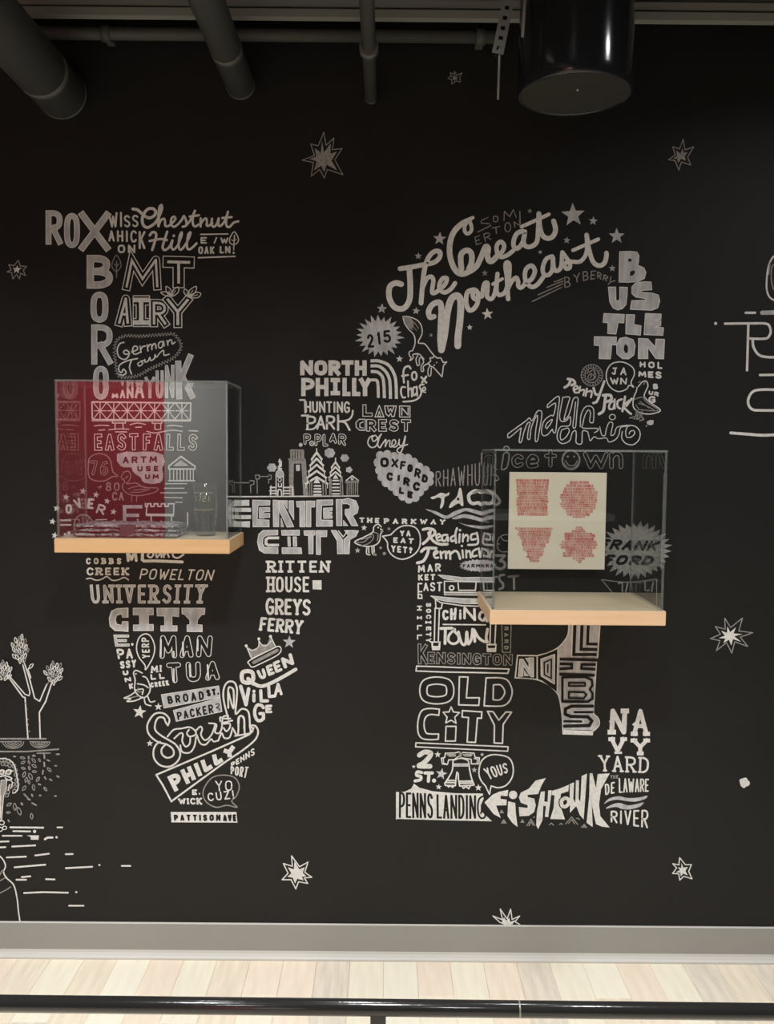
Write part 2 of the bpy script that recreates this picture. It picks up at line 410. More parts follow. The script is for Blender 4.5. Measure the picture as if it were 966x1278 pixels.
bmesh.ops.bevel(bm, geom=[e for e in bm.edges], offset=.003, segments=2, affect='EDGES'); obj('dark_stripe', bm, M_knit_dk, t)

# pint glass with printed lettering
M_glass = acrylic('drinking_glass', (.90, .93, .91), .012, rough=.02)
M_glass_base = acrylic('thick_glass_base', (.80, .84, .82), .06, rough=.05)
yg = -.12
gx = at(257, 665, yg).x; gr = 16.0*(DIST+yg)/F_
t = thing('pint_glass', 'clear straight drinking glass with printed lettering in the left acrylic case', 'glass', (gx, yg, zs+.0008))
gh = 66*(DIST+yg)/F_
bm = bmesh.new()
lathe(bm, [(gr*.78, .014), (gr*.86, gh*.4), (gr, gh), (gr-.0018, gh+.0006), (gr-.0034, gh), (gr*.86-.003, gh*.4), (gr*.75-.001, .014)], 48)
obj('glass_wall', bm, M_glass, t)
bm = bmesh.new(); lathe(bm, [(0, .001), (gr*.72, 0), (gr*.77, .003), (gr*.78, .0138), (0, .0138)], 48); obj('glass_base', bm, M_glass_base, t)
M_gold = mat('printed_gold', (.55, .47, .30), .4, .5)
def on_glass(pts, z0):
    bm = bmesh.new(); w = .0009
    for (a0, h0), (a1, h1) in pts:
        n = 4
        for i in range(n):
            A = [(a0+(a1-a0)*s/n, h0+(h1-h0)*s/n) for s in (i, i+1)]
            def P(a, h, o): rr = gr*.95+.0009; return Vector((rr*math.sin(a), -rr*math.cos(a), h+o))
            da = w/gr
            vert = abs(h1-h0) > abs(a1-a0)*gr
            if vert: V = [P(A[0][0]-da/2, A[0][1], 0), P(A[0][0]+da/2, A[0][1], 0), P(A[1][0]+da/2, A[1][1], 0), P(A[1][0]-da/2, A[1][1], 0)]
            else: V = [P(A[0][0], A[0][1], -w/2), P(A[1][0], A[1][1], -w/2), P(A[1][0], A[1][1], w/2), P(A[0][0], A[0][1], w/2)]
            bm.faces.new([bm.verts.new(v) for v in V])
    return bm
def gl(a, k):   # simple printed digits 1 7 2 1
    h0, h1 = gh*.66, gh*.76; hm = (h0+h1)/2; s = .22
    if k == '1': return [((a+s/2, h0), (a+s/2, h1))]
    if k == '7': return [((a, h1), (a+s, h1)), ((a+s, h1), (a+s*.4, h0))]
    if k == '2': return [((a, h1), (a+s, h1)), ((a+s, h1), (a+s, hm)), ((a+s, hm), (a, hm)), ((a, hm), (a, h0)), ((a, h0), (a+s, h0))]
for i, ch in enumerate('1721'): obj('printed_digit', on_glass(gl(-.75+i*.36, ch), 0), M_gold, t)
for hh_ in (.5, .82): obj('printed_band', on_glass([((-.95, gh*hh_), (.8, gh*hh_))], 0), M_gold, t)

# cream print on a block inside the right case
M_paper = mat('cream_card', (.97, .90, .73), .35, .5, coat=.0)
M_card_edge = mat('card_edge', (.62, .56, .44), .7, .2)
M_red = mat('red_ink', (.66, .16, .14), .5, .3, var=(45, (1, 1, 1), (.82, .45, .38), .38, .60))
yp = -.030
a, b2 = at(636, 589, yp), at(754.5, 711, yp)
pw_, ph_ = b2.x-a.x, a.z-b2.z
t = thing('art_print', 'square cream print with four red patterned patches inside the right acrylic case', 'print', (a.x, yp, b2.z))
bm = bmesh.new(); box(bm, 0, pw_, 0, .005, 0, ph_); bmesh.ops.bevel(bm, geom=[e for e in bm.edges], offset=.0008, segments=1, affect='EDGES'); obj('card', bm, M_paper, t)
bm = bmesh.new(); box(bm, pw_*.3, pw_*.7, .0052, -yp-.0005, ph_*.3, ph_*.7); obj('standoff_block', bm, M_card_edge, t)
# four patches built from rows of small red dabs: plain ornamental shapes
def inside_fn(k, u, v):
    if k == 0: return .08 < u < .40 and .55 < v < .93
    if k == 1: return ((u-.72)/.19)**2+((v-.73)/.20)**2 < 1
    if k == 2: return .08 < v < .44 and abs(u-.27) < .05+.15*(v-.08)/.36
    if k == 3: return abs(u-.73)/.20+abs(v-.26)/.21 < 1 or (abs(u-.73) < .15 and abs(v-.26) < .13)
rnd = random.Random(3)
for k in range(4):
    bm = bmesh.new(); v = .04
    while v < .96:
        hh = rnd.choice((.012, .016, .022, .03)); u = .04
        while u < .96:
            ww = rnd.uniform(.008, .035)
            if inside_fn(k, u+ww/2, v+hh/2):
                A = [(u, v), (u+ww, v+rnd.uniform(-.002, .002)), (u+ww, v+hh), (u, v+hh)]
                bm.faces.new([bm.verts.new((p*pw_, -.0004, q*ph_)) for p, q in A])
            u += ww+rnd.choice((.002, .003, .005))
        v += hh+.0035
    obj('red_patch', bm, M_red, t)

# plant and pale counter across the room (mirrored faintly in the right case)
M_leaf = mat('leaf_green', (.10, .22, .05), .5, .4)
M_counter = mat('pale_counter', (.82, .82, .80), .4, .4)
t = thing('counter', 'pale counter standing behind the camera', 'counter', (1.0, -5.2, 0))
bm = bmesh.new(); box(bm, -.75, .75, -.3, .3, .95, 1.0); obj('worktop', bm, M_counter, t)
bm = bmesh.new(); box(bm, -.7, .7, -.27, .27, 0, .949); obj('body', bm, M_side, t)
t = thing('potted_plant', 'leafy green plant on the counter behind the camera', 'plant', (.72, -5.2, 1.001))
bm = bmesh.new(); lathe(bm, [(0, 0), (.06, 0), (.08, .13), (.075, .13), (0, .12)], 24); obj('pot', bm, M_counter, t)
bm = bmesh.new(); rnd = random.Random(5)
for i in range(60):
    a_ = rnd.uniform(0, 6.28); el = rnd.uniform(.1, 1.3); L = rnd.uniform(.12, .26)
    p0 = Vector((0, 0, .12+rnd.uniform(0, .12))); d = Vector((math.cos(a_)*math.cos(el), math.sin(a_)*math.cos(el), math.sin(el)))
    s = d.cross(Vector((0, 0, 1))).normalized()*.028; m1 = p0+d*L*.5+Vector((0, 0, .02)); p2 = p0+d*L-Vector((0, 0, .02))
    V = [bm.verts.new(q) for q in (p0, m1+s, p2, m1-s)]; bm.faces.new(V)
f = obj('foliage', bm, M_leaf, t); f['kind'] = 'stuff'
# ------------------------------------------------------------------ mural: hand lettering laid on the wall
CUR = None; TF = (0, 0, 1)
def z6(ox=0, oy=0, s=6.0):
    global TF; TF = (ox, oy, s)
def tp(x, y): return (TF[0]+x/TF[2], TF[1]+y/TF[2])
PARTS = []
def P(name, label):
    """start a new painted piece"""
    global CUR; CUR = dict(name=name, label=label, prims=[], lay=0); PARTS.append(CUR)
def prim(pts, c, j=0):
    CUR['prims'].append((pts, MI[c], CUR['lay']*1e-4+(len(CUR['prims']) % 29)*3e-6+1e-4))
def nxt(): CUR['lay'] += 1
def num(s): v = [float(q) for q in s.split()]; return [tp(v[i], v[i+1]) for i in range(0, len(v), 2)]
def smooth(p, closed=False, n=5):
    if len(p) < 3: return p
    out = []; N = len(p)
    rng = range(N if closed else N-1)
    for i in rng:
        if closed: a, b, c, d = p[i-1], p[i], p[(i+1) % N], p[(i+2) % N]
        else: a, b, c, d = p[max(i-1, 0)], p[i], p[i+1], p[min(i+2, N-1)]
        for k in range(n):
            t = k/n
            out.append(tuple(.5*((2*b[q])+(-a[q]+c[q])*t+(2*a[q]-5*b[q]+4*c[q]-d[q])*t*t+(-a[q]+3*b[q]-3*c[q]+d[q])*t**3) for q in (0, 1)))
    if not closed: out.append(p[-1])
    return out
def disc(x, y, r, c, j=3, n=10, ry=None):
    ry = ry or r
    prim([(x+r*math.cos(2*math.pi*i/n), y+ry*math.sin(2*math.pi*i/n)) for i in range(n)], c, j)
def ribbon(p, w, c, closed=False, cap='r', join='r', taper=None):
    q = [p[0]]
    for a in p[1:]:
        if math.hypot(a[0]-q[-1][0], a[1]-q[-1][1]) > .02: q.append(a)
    p = q; N = len(p); h = w/2
    if closed and N > 2 and math.hypot(p[0][0]-p[-1][0], p[0][1]-p[-1][1]) < .02: p = p[:-1]; N -= 1
    if N == 1: disc(p[0][0], p[0][1], h, c); return
    def hh(i): return h if not taper else h*(taper[0]+(taper[1]-taper[0])*i/(N-1))
    segs = N if closed else N-1
    dirs = []
    for i in range(segs):
        a, b = p[i], p[(i+1) % N]; L = math.hypot(b[0]-a[0], b[1]-a[1]) or 1e-6; dirs.append(((b[0]-a[0])/L, (b[1]-a[1])/L))
    def nrm(i):      # mitred normal at vertex i, or None at a sharp corner
        if closed: d0, d1 = dirs[i-1], dirs[i]
        else:
            if i == 0: d0 = d1 = dirs[0]
            elif i == N-1: d0 = d1 = dirs[-1]
            else: d0, d1 = dirs[i-1], dirs[i]
        dot = d0[0]*d1[0]+d0[1]*d1[1]
        if dot < .45: return None
        n = (-(d0[1]+d1[1]), d0[0]+d1[0]); L = math.hypot(*n); k = 1/max(.6, math.sqrt((1+dot)/2))
        return (n[0]/L*k, n[1]/L*k)
    ns = [nrm(i) for i in range(N)]
    for i in range(segs):
        j = (i+1) % N; a, b = p[i], p[j]; d = dirs[i]; sn = (-d[1], d[0])
        na, nb = ns[i] or sn, ns[j] or sn; ha, hb = hh(i), hh(j)
        A, B = a, b
        if cap == 'b' and not closed:
            if i == 0: A = (a[0]-d[0]*ha, a[1]-d[1]*ha)
            if i == segs-1: B = (b[0]+d[0]*hb, b[1]+d[1]*hb)
        prim([(A[0]+na[0]*ha, A[1]+na[1]*ha), (B[0]+nb[0]*hb, B[1]+nb[1]*hb), (B[0]-nb[0]*hb, B[1]-nb[1]*hb), (A[0]-na[0]*ha, A[1]-na[1]*ha)], c, i % 2)
    for i in range(N):
        if ns[i] is None:
            x, y = p[i]; hi = hh(i)
            if join == 'm':
                d0, d1 = dirs[i-1], dirs[i]; cr = d0[0]*d1[1]-d0[1]*d1[0]; dot = d0[0]*d1[0]+d0[1]*d1[1]
                if dot > -.75:
                    s = -1 if cr > 0 else 1
                    n0 = (-d0[1]*s, d0[0]*s); n1 = (-d1[1]*s, d1[0]*s); mx_, my_ = n0[0]+n1[0], n0[1]+n1[1]; k = 2/(mx_*mx_+my_*my_)
                    prim([(x, y), (x+n0[0]*hi, y+n0[1]*hi), (x+mx_*k*hi, y+my_*k*hi), (x+n1[0]*hi, y+n1[1]*hi)], c, 2); continue
            disc(x, y, hi, c, 2)
    if cap == 'r' and not closed:
        disc(p[0][0], p[0][1], hh(0), c, 3, 8); disc(p[-1][0], p[-1][1], hh(N-1), c, 4, 8)
def S(s, w=1.2, c='w', sm=1, cap='r', closed=0, join='r', taper=None):
    """strokes: 'x y x y; x y x y', width in photo pixels"""
    for part in s.split(';'):
        p = num(part)
        if sm and len(p) > 2: p = smooth(p, closed)
        ribbon(p, w, c, closed, cap, join, taper)
    nxt()
def Z(s, w=1.2, c='w', **k): S(s, w, c, sm=0, **k)
def Fp(p, c, j=0):
    tris = tessellate_polygon([[Vector((x, y, 0)) for x, y in p]])
    for t in tris: prim([p[i] for i in t], c, j)
def FL(s, c='w', sm=0, ol=0, oc='w'):
    for part in s.split(';'):
        p = num(part)
        if sm: p = smooth(p, True)
        Fp(p, c)
        if ol: nxt(); ribbon(p, ol, oc, True)
    nxt()
def O(x, y, rx, ry, w, c='w', rot=0, n=28, a0=0, a1=360):
    cx, cy = tp(x, y); rx /= TF[2]; ry /= TF[2]; cr_, sr_ = math.cos(math.radians(rot)), math.sin(math.radians(rot))
    full = a1-a0 >= 360; m = n if full else n+1
    p = []
    for i in range(m):
        a = math.radians(a0+(a1-a0)*i/n); u, v = rx*math.cos(a), ry*math.sin(a); p.append((cx+u*cr_-v*sr_, cy+u*sr_+v*cr_))
    ribbon(p, w, c, full); nxt()
def DD(s, r, c='w'):
    for x, y in num(s): disc(x, y, r, c, n=10)
    nxt()
def STAR(x, y, r, rot=0, n=5, ri=.42, c='w'):
    cx, cy = tp(x, y); r /= TF[2]
    p = []
    for i in range(2*n):
        a = math.radians(rot-90+180*i/n); q = r if i % 2 == 0 else r*ri; p.append((cx+q*math.cos(a), cy+q*math.sin(a)))
    for i in range(2*n): prim([(cx, cy), p[i], p[(i+1) % (2*n)]], c)
    nxt()
def BURST(x, y, rx, ry, n, ri, c='g', rot=0, jit=.08, ol=0):
    cx, cy = tp(x, y); rx /= TF[2]; ry /= TF[2]; rnd = random.Random(n)
    p = []
    for i in range(2*n):
        a = math.radians(rot)+math.pi*i/n; q = (1+rnd.uniform(-jit, jit)) if i % 2 == 0 else ri
        p.append((cx+rx*q*math.cos(a), cy+ry*q*math.sin(a)))
    for i in range(2*n): prim([(cx, cy), p[i], p[(i+1) % (2*n)]], c)
    nxt()
def ZIG(s, amp, step, w, c='m', closed=1):
    p = smooth(num(s), closed, 12); d = 0; last = p[0]; out = []; sgn = 1
    if closed: p = p+[p[0]]
    acc = 0
    for a, b in zip(p, p[1:]):
        L = math.hypot(b[0]-a[0], b[1]-a[1])
        if L < 1e-6: continue
        while acc < L:
            t = acc/L; n = (-(b[1]-a[1])/L, (b[0]-a[0])/L)
            out.append((a[0]+(b[0]-a[0])*t+n[0]*amp*sgn, a[1]+(b[1]-a[1])*t+n[1]*amp*sgn)); sgn = -sgn; acc += step
        acc -= L
    ribbon(out, w, c); nxt()
def CLOUD(s, r, c='g', step=None):
    p = num(s); Fp(p, c); nxt()
    step = step or r*1.5; acc = 0; q = p+[p[0]]
    for a, b in zip(q, q[1:]):
        L = math.hypot(b[0]-a[0], b[1]-a[1]) or 1e-6
        while acc < L:
            disc(a[0]+(b[0]-a[0])*acc/L, a[1]+(b[1]-a[1])*acc/L, r, c, 2, 10); acc += step
        acc -= L
    nxt()
# single-stroke alphabet: ~ marks a smoothed stroke
G = {
'A': '0,1 .5,0 1,1|.2,.66 .8,.66', 'B': '0,0 0,1|~0,0 .55,.01 .86,.12 .86,.34 .55,.47 0,.48|~0,.48 .6,.5 1,.62 1,.86 .6,.99 0,1',
'C': '~1,.16 .75,.01 .3,.01 0,.3 0,.7 .3,.99 .75,.99 1,.84', 'D': '0,0 0,1|~0,0 .5,.01 .9,.18 1,.5 .9,.82 .5,.99 0,1',
'E': '1,0 0,0 0,1 1,1|0,.5 .8,.5', 'F': '1,0 0,0 0,1|0,.48 .8,.48',
'G': '~1,.16 .75,.01 .3,.01 0,.3 0,.7 .3,.99 .75,.99 1,.82|1,.9 1,.55 .58,.55', 'H': '0,0 0,1|1,0 1,1|0,.5 1,.5',
'I': '.5,0 .5,1', 'i': '.5,.38 .5,1|.5,.05 .5,.07', 'J': '.2,0 1,0|~.7,0 .7,.5 .65,.9 .35,1 .02,.82', 'K': '0,0 0,1|1,0 .05,.58|.3,.44 1,1', 'L': '0,0 0,1 1,1',
'M': '0,1 .08,0 .5,.72 .92,0 1,1', 'N': '0,1 0,0 1,1 1,0', 'O': '~.5,0 .9,.12 1,.5 .9,.88 .5,1 .1,.88 0,.5 .1,.12 .5,0',
'P': '0,0 0,1|~0,0 .6,.01 1,.14 1,.40 .6,.54 0,.55', 'Q': '~.5,0 .9,.12 1,.5 .9,.88 .5,1 .1,.88 0,.5 .1,.12 .5,0|.55,.66 1,1.08',
'R': '0,0 0,1|~0,0 .6,.01 .96,.13 .96,.38 .6,.51 0,.52|.4,.52 1,1', 'S': '~.95,.14 .65,.01 .2,.04 .04,.24 .25,.43 .72,.55 .96,.74 .8,.95 .4,1 .03,.88',
'T': '0,0 1,0|.5,0 .5,1', 'U': '~0,0 0,.4 .02,.75 .25,.98 .75,.98 .98,.75 1,.4 1,0', 'V': '0,0 .5,1 1,0', 'W': '0,0 .25,1 .5,.25 .75,1 1,0',
'X': '0,0 1,1|1,0 0,1', 'Y': '0,0 .5,.5 1,0|.5,.5 .5,1', 'Z': '0,0 1,0 0,1 1,1',
'1': '.1,.2 .6,0 .6,1', '2': '~.02,.2 .25,.01 .75,.02 .95,.25 .75,.5 .02,.98|.02,1 1,1', '3': '0,0 .95,0 .4,.4|~.4,.4 .9,.48 1,.75 .7,1 .25,1 0,.88',
'5': '.95,0 .12,0 .08,.45|~.08,.45 .6,.38 .98,.6 .9,.9 .5,1 .02,.88', '6': '~.9,.05 .4,.15 .05,.6 .15,.95 .6,1 .95,.8 .85,.55 .4,.52 .08,.72', '7': '0,0 1,0 .4,1',
'8': '~.5,.46 .1,.3 .15,.04 .5,0 .85,.04 .9,.3 .5,.46 .05,.65 .08,.95 .5,1 .92,.95 .95,.65 .5,.46', '0': '~.5,0 .95,.2 .95,.8 .5,1 .05,.8 .05,.2 .5,0',
'?': '~0,.2 .3,0 .8,.05 .9,.3 .5,.5 .45,.7|.45,.95 .45,.97', '!': '.5,0 .5,.7|.5,.96 .5,.98', '.': '.5,.95 .5,.97', "'": '.5,0 .4,.25', '/': '1,0 0,1',
'a': '~.9,.3 .5,.28 .1,.45 .05,.8 .4,1 .85,.8|.92,.28 .92,1', '-': '.1,.5 .9,.5', 'n': '0,.3 0,1|~0,.5 .4,.28 .85,.4 .9,1', 'e': '~.05,.65 .9,.6 .8,.35 .4,.28 .05,.6 .2,.95 .9,.9',
'r': '0,.3 0,1|~0,.55 .3,.32 .9,.32', 'd': '~.9,.4 .5,.28 .1,.45 .05,.8 .4,1 .85,.8|.92,0 .92,1', 'g': '~.9,.3 .4,.28 .05,.5 .3,.82 .9,.6|~.92,.28 .92,1 .6,1.3 .1,1.2', 'm': '0,.3 0,1|~0,.5 .25,.3 .48,.4 .5,1|~.5,.5 .75,.3 .98,.4 1,1',
't': '.5,.05 .5,.9|.1,.32 .9,.32', 'c': '~.95,.4 .5,.28 .05,.5 .1,.85 .5,1 .95,.88', 'k': '0,0 0,1|.9,.3 0,.7|.3,.6 1,1', 's': '~.9,.35 .4,.28 .15,.45 .8,.75 .7,.98 .1,.92', 'h': '0,0 0,1|~0,.5 .4,.3 .85,.4 .9,1', 'y': '0,.3 .45,.95|.95,.3 .2,1.35', 'o': '~.5,.3 .95,.5 .9,.85 .5,1 .1,.85 .05,.5 .5,.3', 'f': '~.9,.08 .5,.02 .4,.3 .4,1|.1,.4 .8,.4', 'l': '.5,0 .5,1', 'u': '~.05,.3 .05,.8 .4,1 .85,.8|.9,.3 .9,1', 'w': '0,.3 .25,1 .5,.45 .75,1 1,.3', 'v': '0,.3 .5,1 1,.3'}
RW = {'I': .42, 'M': 1.25, 'W': 1.35, '1': .55, '.': .3, ' ': .45, '!': .35, "'": .3, 'L': .85, 'E': .88, 'F': .85, 'J': .85, 'i': .35, 'm': 1.3, 't': .7, 'l': .3, 'f': .7, 'w': 1.3, '/': .7, '?': .8, 'N': 1.08, 'O': 1.08}
GC = {}
def glyph(ch):
    if ch not in GC:
        out = []
        for st in G.get(ch, '').split('|'):
            if not st: continue
            sm = st[0] == '~'; p = [tuple(float(q) for q in a.split(',')) for a in st.lstrip('~').split()]
            closed = sm and p[0] == p[-1]
            if sm: p = smooth(p[:-1] if closed else p, closed, 5)
            out.append((p, closed))
        GC[ch] = out
    return GC[ch]
def T(text, q, w=1.5, c='w', gap=.25, ol=0, inner=0, fill=None, serif=0, cap='r', join='r', bend=0, slant=0, wob=.0, ic='w', rv=0):
    """lettering in a box (x0 y0 x1 y1) or in a quad (top left, top right, bottom right, bottom left)"""
    v = [float(a) for a in q.split()]
    if len(v) == 4: v = [v[0], v[1], v[2], v[1], v[2], v[3], v[0], v[3]]
    TL, TR, BR, BL = [tp(v[i], v[i+1]) for i in (0, 2, 4, 6)]
    Wd = (math.dist(TL, TR)+math.dist(BL, BR))/2; Ht = (math.dist(TL, BL)+math.dist(TR, BR))/2
    def M(X, Y):
        u, t = X/Wd, Y/Ht; u += slant*(.5-t)*Ht/Wd
        x = (TL[0]*(1-u)+TR[0]*u)*(1-t)+(BL[0]*(1-u)+BR[0]*u)*t
        y = (TL[1]*(1-u)+TR[1]*u)*(1-t)+(BL[1]*(1-u)+BR[1]*u)*t
        return (x, y-bend*4*u*(1-u)/TF[2])
    ws = [RW.get(ch, 1) for ch in text]; n = len(text)
    unit = (Wd-w*n*.0)/(sum(ws)+gap*(n-1)); x = 0; st = []
    rnd = random.Random(len(text)*7+ord(text[0]))
    for ch, r in zip(text, ws):
        lw = r*unit; inx = min(w/2, lw*.46); iny = min(w/2, Ht*.45); dy = rnd.uniform(-wob, wob)*Ht
        for p, cl in glyph(ch):
            pts = [M(x+inx+a*(lw-2*inx), iny+dy+b*(Ht-2*iny)) for a, b in p]
            st.append((pts, cl))
            if serif and not cl:
                for e, o in ((p[0], p[1]), (p[-1], p[-2])):
                    if (e[1] < .02 or e[1] > .98) and abs(e[1]-o[1]) > .1:
                        X = x+inx+e[0]*(lw-2*inx); Y = iny+dy+e[1]*(Ht-2*iny)
                        st.append(([M(X-serif, Y), M(X+serif, Y)], False))
        x += lw+gap*unit
    sw = serif and 1
    def run(width, cc, k=None):
        for pts, cl in st: ribbon(pts, width, cc, cl, k or cap, join)
        nxt()
    run(w, c)
    if ol: run(w-2*ol, 'k')
    if fill: run(w-2*(ol or .9), fill)
    if inner: run(inner, ic)
def build_mural():
    cache = {}
    for pt in PARTS:
        verts = []; faces = []; mi = []; vi = {}
        for pts, m, z in pt['prims']:
            idx = []
            for x, y in pts:
                k = (round(x, 3), round(y, 3), round(z, 6))
                if k not in vi:
                    p = at(x, y, 0); vi[k] = len(verts); verts.append((p.x, -z, p.z))
                if vi[k] not in idx: idx.append(vi[k])
            if len(idx) < 3: continue
            A = sum(verts[idx[i]][0]*verts[idx[(i+1) % len(idx)]][2]-verts[idx[(i+1) % len(idx)]][0]*verts[idx[i]][2] for i in range(len(idx)))
            if A < 0: idx = idx[::-1]      # face the room
            faces.append(idx); mi.append(m)
        me = bpy.data.meshes.new(pt['name']); me.from_pydata(verts, [], faces)
        for m in MMAT: me.materials.append(m)
        me.polygons.foreach_set('material_index', mi); me.update()
        o = link(pt['name'], me, wall); o['label'] = pt['label']
# ================================================================== mural content
W1 = 'painted_word'
# ---- upper left block (crop 50,250 at six times)
P(W1, 'painted word ROX in thick grey capitals, top left'); z6(50, 250)
T('R', '42 75 168 332', 7.2, 'w', fill='g', join='m', cap='b'); T('O', '180 95 298 357', 7.2, 'w', fill='g'); T('X', '293 85 527 85 525 380 293 378', 8.5, 'w', fill='g', cap='b')
P(W1, 'painted letters BORO stacked down the left column')
z6(40, 240, 3.578)
T('B', '244 280 357 430', 9, 'w', fill='g', join='m', cap='b')
z6(100, 350); T('O', '78 84 212 316', 7.5, 'w', fill='g'); T('R', '84 330 243 630', 7.5, 'w', fill='g', cap='b', join='m'); T('O', '97 640 216 893', 6.8, 'w', fill='g')
P(W1, 'small painted words WISSAHICKON'); z6(50, 250)
T('WI', '507 92 617 85 617 200 520 205', 2.4, 'w'); T('SS', '626 112 738 108 738 200 630 203', 2.2, 'w')
T('AHIC', '510 224 725 226 725 316 512 308', 2.4, 'w', gap=.35); T('K', '738 230 790 366', 2.8); T('ON', '582 332 714 396', 2.4, gap=.4)
P(W1, 'painted script word Chestnut'); z6(150, 250)
S('95 65 130 72 172 108 215 132 255 115 266 85 245 62 210 65 180 95 165 140 172 182 200 204 235 190 270 160 295 110 312 60 308 38 296 55 288 110 287 192', 3.6)
S('287 192 305 150 328 138 336 160 338 190 360 192 392 168 414 138 402 122 384 138 380 175 400 198 430 182 462 145 478 118 496 160 492 190 468 198', 2.8)
S('492 190 525 150 550 100 560 78; 560 78 545 130 545 178 562 196 588 180; 520 122 590 112; 603 135 602 197; 602 180 622 148 642 136 650 158 648 186 664 190 690 170', 2.8)
S('688 138 684 178 700 198 722 180 738 135; 738 135 736 185 755 190 785 150 808 85; 808 85 795 140 796 188 818 200 850 168 885 158; 765 132 835 126', 2.8)
P(W1, 'painted script word Hill')
S('222 262 240 240 262 242 270 262 262 300 240 372', 3.2); S('220 305 300 290 350 298', 3); S('352 235 338 280 325 320 318 355 335 372 368 350 392 300', 3)
S('392 300 384 350 402 368 432 335 458 270 460 240 445 270 438 345 455 370 490 330 520 270 526 240 508 265 500 345 516 368 545 350 572 322', 2.8); DD('402 266', 1.8)
P(W1, 'small painted words E / W OAK LN! with a leaf'); Z('602 255 806 252', 1.6); Z('585 430 860 420', 1.8)
T('E', '602 275 650 325', 2); T('/', '700 275 727 325', 1.8); T('W', '750 278 810 325', 2); T('OAK', '585 345 706 403', 2.2); T('LN', '745 342 826 398', 2.2)
S('855 236 885 285 878 318 850 332 822 318 822 282', 1.4, closed=1); Z('856 262 850 372', 1.4); S('835 295 852 305 868 292', 1.1); DD('850 394', 1.5)
P('painted_leaf', 'small outlined leaf drawing beside the letter B'); z6(50, 250)
S('572 412 598 450 607 490 590 520 572 532 552 520 538 490 548 448', 1.1, 'm', closed=1); Z('573 455 573 578; 558 478 573 496 590 476', 1.2, 'm')
P(W1, 'painted word MT in inlined block capitals'); z6(150, 250)
T('M', '45 422 315 412 310 674 12 676', 10.5, 'w', ol=1.1, inner=2.8, join='m', cap='b')
T('T', '318 414 558 422 558 660 318 656', 15, 'w', ol=1.1, inner=3.4, cap='b')
P(W1, 'painted word AIRY in inlined block capitals with leaves on the Y'); z6(100, 350)
T('A', '298 103 392 108 392 345 252 345', 10.5, 'w', ol=1.1, inner=3, cap='b', join='m')
Z('398 115 520 115 520 345 398 345', 1.1, closed=1); T('I', '400 130 516 332', 5.5, 'w', serif=8, cap='b'); Z('402 185 420 185 420 285 402 285; 512 185 490 185 490 285 512 285', 1.1)
T('R', '524 138 660 142 668 352 524 350', 10, 'w', ol=1.1, inner=3, cap='b', join='m')
T('Y', '612 112 850 118 800 356 665 356', 11, 'w', ol=1.2, inner=3.4, cap='b')
S('690 118 650 90 645 45 680 70; 690 118 700 70 735 50 735 90; 690 118 640 115 605 90 650 88; 815 125 780 95 785 65 815 90; 815 125 820 75 870 45 862 90; 815 125 870 90 905 100 880 130', 1.2, closed=1)
S('690 115 665 80; 692 112 715 75; 818 120 800 90; 818 118 845 75; 825 125 880 108', .9)
P(W1, 'painted script words German Town inside a zigzag oval')
S('328 464 296 475 278 520 290 570 330 592 360 572 366 540 345 522 325 535 338 552 370 550', 1.7); S('385 535 425 520 428 498 408 492 394 512 398 545 420 552 446 538', 1.7); S('450 492 456 540; 456 515 470 495 488 492', 1.7)
S('502 482 508 528; 508 500 522 480 535 485 538 518; 538 495 552 474 565 480 570 510', 1.6); S('622 462 600 460 586 482 594 504 612 500 622 470; 624 455 630 492', 1.6); S('652 450 658 486; 658 466 672 446 686 450 690 476 712 462', 1.6)
S('285 700 320 710 345 690 325 665 310 690 290 670 300 630 360 600 430 585; 385 598 370 650 385 700', 1.7)
S('445 612 432 625 445 642 470 620 455 605 480 600 485 592 488 612 512 600 522 575 530 600 555 585 562 555; 562 555 572 575 600 540 625 525 630 560 668 552', 1.5)
ZIG('258 520 275 450 340 415 450 418 560 410 640 405 700 400 735 440 755 470 750 520 700 580 620 620 520 665 440 710 360 725 290 715 268 640', 1.9, 1.9, 1.0, 'm')
P(W1, 'painted word MANAYUNK growing taller to the right'); z6(100, 460)
for ch, b, w in (('M', '236 186 286 222', 2.6), ('A', '298 158 338 222', 2.2), ('N', '348 142 400 224', 2.7), ('A', '408 94 480 222', 3.1), ('Y', '484 62 562 222', 3.7), ('U', '566 14 626 222', 3.8), ('N', '636 -28 706 222', 4.0)):
    T(ch, b, w, 'w', cap='b', fill='g' if w > 3.5 else None)
T('K', '715 -45 842 -122 860 228 722 228', 7.5, 'w', fill='g', cap='b')
# ---- bridge and East Falls
P('painted_bridge', 'white line drawing of a truss bridge over water')
Z('88 250 828 258 826 386 92 382', 1.9, closed=1); Z('88 392 828 394', 1)
s_ = ''
for k in range(7):
    x = 100+k*102; s_ += '%d 256 %d 316 %d 376; %d 256 %d 316 %d 376; %d 256 %d 376; %d 316 %d 316; ' % (x, x+48, x, x+98, x+50, x+98, x+50, x+50, x+6, x+96)
Z(s_.rstrip('; '), 1.2)
Z('242 395 242 408 340 408 340 395; 262 412 262 456; 322 412 322 456; 540 392 540 410 612 410 612 392; 560 412 560 456 604 456 604 412', 1.3)
S('105 430 160 424 215 428; 140 462 185 458; 215 458 290 452 365 454; 265 474 350 474; 375 420 430 408 490 418; 415 440 460 438; 500 470 560 482 640 468 700 462 765 470; 650 430 700 426 765 434; 815 465 882 468', 1.3)
P(W1, 'painted outline words EAST FALLS')
T('EAST', '104 488 436 484 436 612 106 615', 4.6, 'w', ol=1.1, gap=.3, cap='b', join='m'); T('FALLS', '470 486 882 490 876 616 470 612', 4.6, 'w', ol=1.1, gap=.35, cap='b', join='m')
